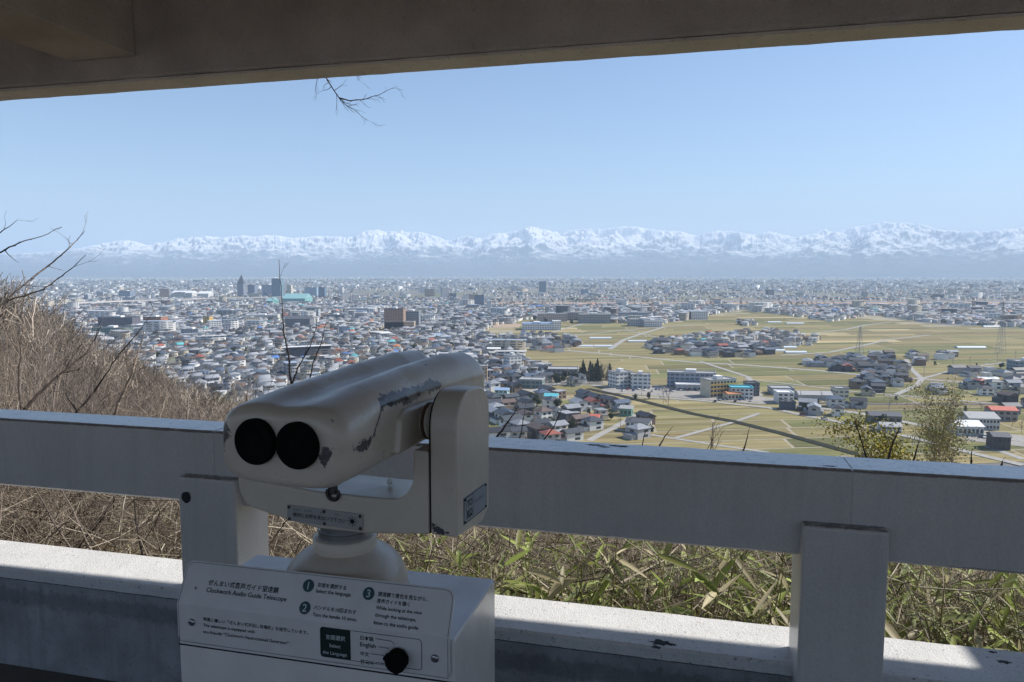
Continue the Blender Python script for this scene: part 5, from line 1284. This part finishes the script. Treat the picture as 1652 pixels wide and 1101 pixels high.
for k, (pts, rad, lab) in enumerate([
 ([(838,712,3.4), (842,690,3.4), (846,668,3.4), (848,648,3.45)], .0035, 'straight pale twig nearest the telescope arm above the railing'),
 ([(800,708,3.3), (820,680,3.3), (838,655,3.3)], .006, 'thick dark stub leaning right beside the telescope arm'),
 ([(872,716,3.4), (893,690,3.4), (903,668,3.4), (908,655,3.4)], .0035, 'curved dark twig before the small red roof'),
 ([(1035,722,3.6), (1040,700,3.6), (1044,694,3.6)], .003, 'tiny twig beside the white farmhouse'),
 ([(1062,724,3.6), (1072,705,3.6), (1086,688,3.6)], .004, 'short leaning twig right of the white farmhouse'),
 ([(1197,735,3.6), (1204,712,3.6), (1209,690,3.6)], .0045, 'forked twig standing in the striped field view'),
 ([(1400,745,3.5), (1392,718,3.5), (1382,690,3.5), (1380,678,3.5)], .005, 'black curved shoot in front of the dark canal end'),
 ([(1432,748,3.5), (1438,722,3.5), (1447,700,3.5), (1452,690,3.5)], .006, 'thick dark shoot left of the yellowish tree'),
 ([(1472,752,3.2), (1478,728,3.2), (1484,706,3.2)], .005, 'dark shoot inside the yellow bush'),
 ([(1566,764,3.0), (1567,745,3.0), (1568,727,3.0)], .006, 'short blunt upright stub above the railing near the right corner'),
 ([(1610,764,3.0), (1616,750,3.0), (1617,744,3.0)], .005, 'smallest blunt stub at the right end of the railing')]):
    branch('bare_shoot', pts, rad, lab, .5 if 'fork' in lab or 'curved' in lab else .12, 'shoot', seed=40+k, tw=.03)
# pale and dark stems crossing each other over the left railing
for k in range(20):
    x0 = RS.uniform(-40, 380); Y0 = RS.uniform(3.6, 8); dx = RS.uniform(-110, 130); h0 = float(np.interp(x0, [0, 150, 380], [150, 120, 60]))*RS.uniform(.6, 1.25); yb = 672+.062*x0+20
    pts = [(x0, yb, Y0), (x0+dx*.35+RS.uniform(-8, 8), yb-h0*.4, Y0+.1), (x0+dx*.7+RS.uniform(-8, 8), yb-h0*.75, Y0+.15), (x0+dx, yb-h0, Y0+.2)]
    pale = k % 3 != 0
    branch('bare_shoot', pts, RS.uniform(.004, .009), ('pale sunlit' if pale else 'dark')+' bare stem crossing others above the left railing', .45, 'shoot', m_bark if pale else m_dbark, 200+k, .3)['group'] = ('pale' if pale else 'dark')+' stems over the left railing'
for k in range(16):
    x0 = RS.uniform(-20, 285); Y0 = RS.uniform(2.6, 4.0); dx = RS.uniform(-120, 150)
    Y0 = max(Y0, 2.95); pts = [(x0, 960, Y0), (x0+dx*.4+RS.uniform(-10, 10), 900, Y0+.05), (x0+dx*.8, 840, Y0+.1), (x0+dx*1.1, 780, Y0+.1)]; pale = k % 3 != 0
    branch('bare_shoot', pts, RS.uniform(.004, .008), ('pale' if pale else 'dark')+' bare stem seen through the gap left of the telescope', .5, 'shoot', m_bark if pale else m_dbark, 300+k, .2)['group'] = ('pale' if pale else 'dark')+' stems in the left gap'
sg = []
r = random.Random(77)
for i in range(8): grow(r, at(1146+r.uniform(-8, 8), 730, 3.7), (r.gauss(0, .25), r.gauss(0, .1), 1), r.uniform(.06, .16), .0022, 1, sg, 1, .1, .1, .5, .5, 5, .0008)
seg_obj('bare_shoot', sg, m_bark, 4, label='brown brush-like tuft of upright shoots over the railing', cat='shoot')

# --- woodland on the spur: one mass of bare upright crowns
def woodland():
    rw = np.random.default_rng(5); protos = []
    for k in range(10):
        r = random.Random(500+k); s = []
        grow(r, (0, 0, -.3), (r.gauss(0, .05), r.gauss(0, .05), 1), 5.0, .085, 2, s, 2, .10, .05, .75, .50, 7, .017)
        protos.append(np.array(s))
    allseg = []; tint = []
    N = 1700
    for i in range(N):
        a = rw.uniform(math.radians(-43), math.radians(-9)); rad = rw.uniform(15, 150)**1.0
        if rw.random() < .30: rad = rw.uniform(14, 60)
        x, y = rad*math.sin(a), rad*math.cos(a); z = float(hill(x, y)); s = min(rw.uniform(.75, 1.25)*(.55 if rad < 45 else .95), (zlimit(x, y)-z)/6.3*rw.uniform(.8, 1.0))
        if s < .12: continue
        p_ = protos[rw.integers(10)].copy(); th = rw.uniform(0, 6.28); c, sn = math.cos(th), math.sin(th); tx, ty = rw.normal(0, .08, 2)
        for o in (0, 4):
            X, Y, Z = p_[:, o].copy(), p_[:, o+1].copy(), p_[:, o+2].copy(); p_[:, o] = x+s*(X*c-Y*sn+Z*tx); p_[:, o+1] = y+s*(X*sn+Y*c+Z*ty); p_[:, o+2] = z+s*Z*1.0; p_[:, o+3] *= s*(1.5 if i % 9 == 0 else .9)
        if rad > 40: p_ = p_[rw.random(len(p_)) < .8]; p_[:, 3] *= 1.25; p_[:, 7] *= 1.25
        allseg.append(p_); g = np.clip((a-math.radians(-32))/math.radians(20), 0, 1)*(rad > 55)
        base = (np.array([.25, .21, .17])*(1-g)+np.array([.24, .23, .125])*g)*(1+.25*math.sin(x*.21)*math.sin(y*.17+1))
        tint.append(np.tile(base*(2.0 if i % 9 == 0 else rw.choice([.4, .8, 1.1, 1.4]))*rw.uniform(.85, 1.15), (len(p_), 1)))
    S_ = np.concatenate(allseg, 0); Tn = np.concatenate(tint, 0); V, F = tubes(S_, 3)
    cols = np.concatenate([Tn]*3, 0)
    return V, F, cols
V, F, cols = woodland()
m_wd = mat('woodland_twigs', rough=.9, spec=.1); lk(m_wd, attr(m_wd, 'Col').outputs['Color'], bsdf(m_wd).inputs['Base Color'])
link('bare_woodland', np_mesh('bare_woodland', V, F, cols), m_wd, kind='stuff', label='leafless brown woodland covering the left slope', cat='woodland')

# --- dry undergrowth and bamboo grass behind the railing
def undergrowth():
    rw = np.random.default_rng(9); N = 15000
    n = 2.15+rw.gamma(2.0, 1.3, N); u = rw.uniform(-1.35, .62, N)*n; X = UX.x*u+NX.x*n; Y = UX.y*u+NX.y*n; g = hill(X, Y)
    hgt = rw.uniform(.0, .62, N); p0 = np.stack([X, Y, g+hgt], 1); d = rw.normal(0, 1, (N, 3)); d[:, 2] = np.abs(d[:, 2])*.9; d /= np.linalg.norm(d, axis=1, keepdims=True)
    L = rw.uniform(.12, .5, N); mid = p0+d*L[:, None]*.5+rw.normal(0, .02, (N, 3)); p1 = p0+d*L[:, None]+rw.normal(0, .03, (N, 3)); r = rw.uniform(.0009, .003, N)
    lg = rw.random(N) < .13; L[lg] = rw.uniform(.4, .8, lg.sum()); d[lg, 2] *= .6; mid[lg] = p0[lg]+d[lg]*L[lg, None]*.5; p1[lg] = p0[lg]+d[lg]*L[lg, None]+rw.normal(0, .06, (lg.sum(), 3)); r[lg] *= rw.uniform(1.2, 2.2, lg.sum())
    s = np.concatenate([np.c_[p0, r, mid, r*.8], np.c_[mid, r*.8, p1, r*.4]], 0)
    ok = (n > 2.95) | (L < .32); keep = ok & ((u < -.5*n) | (rw.random(N) < .9)); nk = keep
    c = np.array([[.27,.23,.18], [.16,.13,.10], [.38,.33,.26], [.08,.065,.05]])[rw.choice(4, N, p=[.36, .3, .16, .18])]*rw.uniform(.7, 1.3, (N, 1))
    s = s[np.concatenate([nk, nk])]; c = c[nk]; V, F = tubes(s, 3); cc = np.concatenate([c, c], 0); return V, F, np.concatenate([cc]*3, 0)
V, F, cols = undergrowth()
link('dry_undergrowth', np_mesh('dry_undergrowth', V, F, cols), m_wd, kind='stuff', label='tangle of dry brown twigs under the shrubs', cat='undergrowth')
def bamboo_grass():
    rw = np.random.default_rng(31); V = []; C = []; F = []; segs = []
    n_st = 2700
    for i in range(n_st):
        n = 2.35+rw.gamma(1.9, 1.0); u = rw.uniform(-.5*n, .6*n+.2) if rw.random() < .95 else rw.uniform(-.9, -.5)*n
        X = UX.x*u+NX.x*n; Y = UX.y*u+NX.y*n
        cl = math.sin(X*5.1+1)*math.cos(Y*4.3)+.6*math.sin(X*11+Y*7)
        if cl < -.15 and rw.random() < .4: continue
        g = float(hill(X, Y)); h = rw.uniform(.2, .62)*(1+.25*cl)+(.10 if u > 0 else -.05); ln = rw.normal(0, .34, 2)
        if u < -.5*n: h *= .55
        topz = np.array([X+ln[0]*h, Y+ln[1]*h, g+h]); segs.append((X, Y, g, .003, *topz, .0018))
        nl = rw.integers(4, 8); dry = rw.random() < .24
        for k in range(nl):
            f = rw.uniform(.55, 1.0) if k else 1.0; b = np.array([X, Y, g])*(1-f)+topz*f; a = rw.uniform(0, 6.28); el = rw.uniform(-.7, 1.0); L = rw.uniform(.06, .19); w = L*rw.uniform(.08, .17)
            d = np.array([math.cos(a)*math.cos(el), math.sin(a)*math.cos(el), math.sin(el)]); s = np.cross(d, [0, 0, 1.0]); s /= np.linalg.norm(s)+1e-9; tw = rw.normal(0, .5); up = np.cross(s, d); s = s*math.cos(tw)+up*math.sin(tw); droop = rw.uniform(.0, .42)*L
            g1 = np.array([.29, .34, .09])*rw.uniform(.45, 1.4); 
            if dry or rw.random() < .12: g1 = np.array([.46, .40, .24])*rw.uniform(.6, 1.1)
            elif rw.random() < .25: g1 = np.array([.22, .23, .07])
            edge = g1*.4+np.array([.50, .47, .30])*.6 if rw.random() < .6 else g1*1.1
            o = len(V); prof = [(0, .15), (.12, .75), (.3, 1), (.55, .9), (.8, .5), (1, .02)]
            for t, ww in prof:
                c = b+d*L*t-np.array([0, 0, droop])*t*t; e = s*w*ww*.5; upn = np.cross(s, d)*w*.10*ww
                for q, cc in ((c-e, edge), (c-e*.68-upn*.7, g1), (c-upn, g1*1.15), (c+e*.68-upn*.7, g1), (c+e, edge)): V.append(q); C.append(cc)
            for j in range(5):
                for m_ in range(4): F.append((o+5*j+m_, o+5*j+m_+1, o+5*j+m_+6, o+5*j+m_+5))
    sv, sf = tubes(segs, 4); o = len(V); V = np.vstack([np.array(V), sv]); F = np.vstack([np.array(F), sf+o]); C = np.vstack([np.array(C), np.tile([[.24,.22,.10]], (len(sv), 1))])
    return V, F, C
V, F, C = bamboo_grass()
m_leaf = mat('bamboo_grass_leaf', rough=.5, spec=.35); lk(m_leaf, attr(m_leaf, 'Col').outputs['Color'], bsdf(m_leaf).inputs['Base Color'])
nt = m_leaf.node_tree; tr = nd(m_leaf, 'ShaderNodeBsdfTranslucent'); lk(m_leaf, attr(m_leaf, 'Col').outputs['Color'], tr.inputs[0]); mx = nd(m_leaf, 'ShaderNodeMixShader'); mx.inputs[0].default_value = .35
lk(m_leaf, bsdf(m_leaf).outputs[0], mx.inputs[1]); lk(m_leaf, tr.outputs[0], mx.inputs[2]); lk(m_leaf, mx.outputs[0], nt.nodes['Material Output'].inputs['Surface'])
link('bamboo_grass', np_mesh('bamboo_grass', V, F, vcols=C), m_leaf, kind='stuff', label='green and straw bamboo grass behind the railing', cat='bamboo grass')

# --- leafy trees: leaf clumps through the crown
def leaf_cloud(seed, n, fn, size, cols, flat=.0):
    rw = np.random.default_rng(seed); P = fn(rw, n); n = len(P); nr = rw.normal(0, 1, (n, 3)); nr /= np.linalg.norm(nr, axis=1, keepdims=True); a = np.cross(nr, rw.normal(0, 1, (n, 3))); a /= np.linalg.norm(a, axis=1, keepdims=True); b = np.cross(nr, a)
    s = (size*rw.uniform(.5, 1.3, n))[:, None]; V = np.stack([P-a*s, P+b*s*.5, P+a*s, P-b*s*.5], 1).reshape(-1, 3); F = np.arange(4*n).reshape(-1, 4)
    c = np.array(cols)[rw.integers(len(cols), size=n)]*rw.uniform(.7, 1.3, (n, 1)); return V, F, c
m_fol = mat('tree_foliage', rough=.7, spec=.2); oi = nd(m_fol, 'ShaderNodeObjectInfo'); lk(m_fol, mixc(m_fol, 1, attr(m_fol, 'Col').outputs['Color'], ramp(m_fol, oi.outputs['Random'], [(0, (.75,.75,.75)), (1, (1.3,1.2,1.1))]).outputs[0], 'MULTIPLY'), bsdf(m_fol).inputs['Base Color'])
def blobs(k, R, H, z0):
    def fn(rw, n):
        cs = np.c_[rw.normal(0, R*.42, k), rw.normal(0, R*.42, k), rw.uniform(z0, H, k)]; w = rw.uniform(.3, .55, k)*R; i = rw.integers(k, size=n)
        d = rw.normal(0, 1, (n, 3)); d /= np.linalg.norm(d, axis=1, keepdims=True); return cs[i]+d*(w[i]*rw.uniform(.5, 1, n)**.5)[:, None]*np.array([1, 1, .8])
    return fn
def cone(R, H, z0):
    def fn(rw, n):
        z = z0+(H-z0)*(1-np.sqrt(rw.random(n))); lay = np.abs(np.sin(z*2.3)); r = R*(1-(z-z0)/(H-z0))*(.55+.45*lay)*rw.uniform(.5, 1, n)**.5; a = rw.uniform(0, 6.28, n); return np.c_[r*np.cos(a), r*np.sin(a), z-.25*r]
    return fn
EG = [(.035,.055,.025), (.05,.07,.03), (.03,.045,.022)]; OL = [(.09,.085,.045), (.07,.06,.035)]
tp = []
for nm, fn, cols, n, sz, th in (('conifer', cone(2.5, 8.5, .8), EG, 1500, .34, 7), ('broadleaf', blobs(11, 2.6, 5.6, 2.2), EG, 1600, .32, 4), ('bare', None, None, 0, 0, 0), ('broadleaf', blobs(8, 1.8, 3.6, 1.4), OL+EG, 900, .25, 3)):
    t = bpy.data.objects.new('tree', None); COL.objects.link(t); sg = []
    if fn is None:
        r = random.Random(9); grow(r, (0,0,-.3), (0,0,1), 7, .16, 3, sg, 2, .09, .06, .55, .52, 6, .03); V, F = tubes(sg, 4); link('trunk', np_mesh('trunk', V, F), m_wood2, t)
    else:
        r = random.Random(4); grow(r, (0,0,-.3), (0,0,1), th, .2, 1, sg, 2, .05, .2, .7, .4, 5, .05); V, F = tubes(sg, 5); link('trunk', np_mesh('trunk', V, F), m_dbark, t)
        V, F, c = leaf_cloud(7, n, fn, sz, cols); link('crown', np_mesh('crown', V, F, c), m_fol, t)
    tp.append(t)
def plant(k, x, y, s, label, group=None, name=None, z=None):
    o = dup(tp[k], (x, y, PLAIN if z is None else z), RS.uniform(0, 6.3), (s, s, s*RS.uniform(.85, 1.2)), None, label=label, cat=['conifer', 'tree', 'bare tree', 'bush'][k], group=group); o.name = name or ['conifer', 'broadleaf_tree', 'bare_tree', 'bush'][k]; return o
for i in range(18):
    g = gp(RS.uniform(934, 984), RS.uniform(608, 616)); plant(0, g.x, g.y, RS.uniform(1.3, 2.0), 'tall dark conifer in the grove left of the white balconied block', 'dark conifers in the grove by the white block')
for i in range(7):
    g = gp(RS.uniform(946, 985), RS.uniform(612, 620)); plant(2, g.x, g.y, RS.uniform(1.2, 1.7), 'grey bare tree mixed into the conifer grove', 'bare trees in the conifer grove')
for i in range(14):
    g = gp(RS.uniform(820, 930), RS.uniform(598, 622)); plant(1, g.x, g.y, RS.uniform(.9, 1.5), 'dark evergreen tree among the dense houses behind the telescope', 'evergreens among the dense houses')
for i in range(16):
    g = gp(RS.uniform(800, 1050), RS.uniform(640, 700)); plant([1, 3, 2][i % 3], g.x, g.y, RS.uniform(.8, 1.3), ['evergreen garden tree', 'olive garden bush', 'bare garden tree'][i % 3]+' in the hamlet close below the railing', ['evergreen garden trees', 'olive garden bushes', 'bare garden trees'][i % 3]+' in the near hamlet')
for px_, py_, s, lab in [(1079, 661, 1.5, 'bushy brown bare tree growing on the canal bank'), (1070, 652, 1.2, 'smaller bare tree beside the canal bank tree'), (1052, 700, .8, 'single green tree at the corner of the white farmhouse'), (1557, 676, 1.2, 'dark conical tree behind the yellowish tree'), (1632, 690, 1.0, 'bare tree by the pale factory'), (1648, 700, .9, 'small bare tree at the right edge of the car park'), (896, 660, 1.5, 'large dark evergreen by the red-roofed hamlet')]:
    g = gp(px_, py_); plant(2 if 'bare' in lab else (0 if 'conical' in lab else 1), g.x, g.y, s, lab)
for i in range(26):
    g = gp(RS.uniform(1290, 1640), RS.uniform(582, 700)); plant([1, 2, 3][i % 3], g.x, g.y, RS.uniform(.7, 1.2), ['dark evergreen tree', 'bare tree', 'olive bush'][i % 3]+' scattered around the villages on the plain', ['evergreens', 'bare trees', 'bushes'][i % 3]+' around the villages on the plain')
for i in range(40):
    g = gp(RS.uniform(200, 800), RS.uniform(497, 600)); plant([1, 1, 2][i % 3], g.x, g.y, RS.uniform(1.0, 1.9), ['dark evergreen tree', 'dark evergreen tree', 'bare tree'][i % 3]+' between the roofs of the left town', ['evergreens', 'evergreens', 'bare trees'][i % 3]+' in the left town')
for i in range(24):
    g = gp(RS.uniform(640, 1060), RS.uniform(500, 530)); plant(1, g.x, g.y, RS.uniform(1.2, 2.2), 'dark evergreen tree in the park belt before the fields', 'evergreens in the park belt')
# small distant woods between the houses, too many to count
def far_woods():
    rw = np.random.default_rng(13); P = []
    n = 9000; r = np.sqrt(rw.uniform(600**2, 9000**2, n)); r[:3800] = np.sqrt(rw.uniform(600**2, 2600**2, 3800)); a = rw.uniform(math.radians(-40), math.radians(42), n); X = r*np.sin(a); Y = r*np.cos(a)
    pn = np.sin(X/140+2)*np.cos(Y/170)+np.sin(X/45)*np.cos(Y/60)*.7; px, py = topx(X, Y, PLAIN); fld = inpoly(px, py, FIELD); k = ((pn > .35) | (rw.random(n) < .25)) & ~fld; X, Y, r = X[k], Y[k], r[k]
    m = 34; s = rw.uniform(2, 4.2, len(X))*np.clip(r/2200, 1, 2.6); d = rw.normal(0, 1, (len(X), m, 3)); d /= np.linalg.norm(d, axis=2, keepdims=True)
    C = np.stack([X, Y, PLAIN+s*1.1], 1)[:, None]+d*s[:, None, None]*np.array([1, 1, .95])*rw.uniform(.5, 1, (len(X), m, 1)); C = C.reshape(-1, 3); S_ = np.repeat(s, m)*.34
    N = len(C); nr = rw.normal(0, 1, (N, 3)); nr /= np.linalg.norm(nr, axis=1, keepdims=True); a = np.cross(nr, rw.normal(0, 1, (N, 3))); a /= np.linalg.norm(a, axis=1, keepdims=True); b = np.cross(nr, a)
    V = np.stack([C-a*S_[:, None], C+b*S_[:, None]*.6, C+a*S_[:, None], C-b*S_[:, None]*.6], 1).reshape(-1, 3)
    c = np.array([(.05,.065,.035), (.07,.065,.045), (.10,.08,.06)])[rw.integers(3, size=len(X))]; return V, np.arange(len(V)).reshape(-1, 4), np.repeat(c, m, 0)
V, F, c = far_woods(); link('distant_trees', np_mesh('distant_trees', V, F, c), m_fol, kind='stuff', label='dark tree clumps sprinkled through the distant town', cat='trees')
# slope trees just below: dark conifer tops and the yellowish tree
for i, (px_, py_) in enumerate([(1292, 724), (1310, 725), (1322, 728), (1345, 733), (1366, 722), (1380, 727), (1404, 733), (1424, 722)]):
    Y_ = 26+3*(i % 3); q = at(px_, py_, Y_); g = float(hill(q.x, Y_)); s = max(.3, (q.z-g)/6.6); plant(1, q.x, Y_, s*.8, 'dark evergreen crown just showing over the right half of the railing', 'dark evergreen crowns over the railing', z=g-.1)
YL = [(.28,.27,.10), (.22,.22,.08), (.33,.30,.15), (.17,.18,.07)]
def sparse_tree(px_, top, Y_, spread, n, label, cols, sz, name, catg, seed):
    q = at(px_, top, Y_); g = float(hill(q.x, Y_)); H = q.z-g; t = empty(name, (q.x, Y_, g), 0, label=label, cat=catg); r = random.Random(seed); sg = []
    grow(r, (0,0,-.2), (.05,0,1), H*.95, .02+.008*H, 3, sg, 2, .10, .10, spread, .42, 8, .004); seg_obj('trunk', sg, m_bark, 4, t)
    e = np.array([s_[4:7] for s_ in sg]); e = e[(e[:, 2] > H*.25)]; rw = np.random.default_rng(seed); k = rw.integers(len(e), size=n)
    def fn(rw_, n_): return e[k]+rw_.normal(0, .16, (n_, 3))*np.array([1.3, 1.3, .45])
    V, F, c = leaf_cloud(seed, n, fn, sz, cols); link('crown', np_mesh('crown', V, F, c), m_fol, t)
sparse_tree(1580, 680, 24, .7, 8000, 'sparse yellow-green tree with airy layered foliage on the slope right of the canal', YL, .03, 'yellowish_tree', 'tree', 5)
sparse_tree(1545, 700, 22, .5, 5000, 'left companion of the airy yellowish tree with lower crown', YL, .034, 'yellowish_tree', 'tree', 8)
sparse_tree(1480, 724, 12, .6, 9000, 'dense mustard-yellow bush right behind the railing top', [(.34,.29,.03), (.28,.25,.04), (.2,.2,.05)], .03, 'yellow_bush', 'bush', 12)
for t in tp:
    for ch_ in list(t.children): bpy.data.objects.remove(ch_)
    bpy.data.objects.remove(t)

# ================================================================== HAZE
m_hz = bpy.data.materials.new('haze_air'); m_hz.use_nodes = True; nt = m_hz.node_tree; nt.nodes.remove(nt.nodes['Principled BSDF'])
pv = nt.nodes.new('ShaderNodeVolumePrincipled'); pv.inputs['Density'].default_value = HAZE_D; pv.inputs['Color'].default_value = (*HAZE_C, 1); pv.inputs['Anisotropy'].default_value = .0
pv.inputs['Density Attribute'].default_value = ''
nt.links.new(pv.outputs[0], nt.nodes['Material Output'].inputs['Volume'])
bm = bmesh.new(); box_bm(bm, -75000, 75000, -75000, 75000, PLAIN-4, MTOP+40); from_bm('haze', bm, m_hz, kind='stuff', label='even pale blue air over the whole plain', cat='haze')
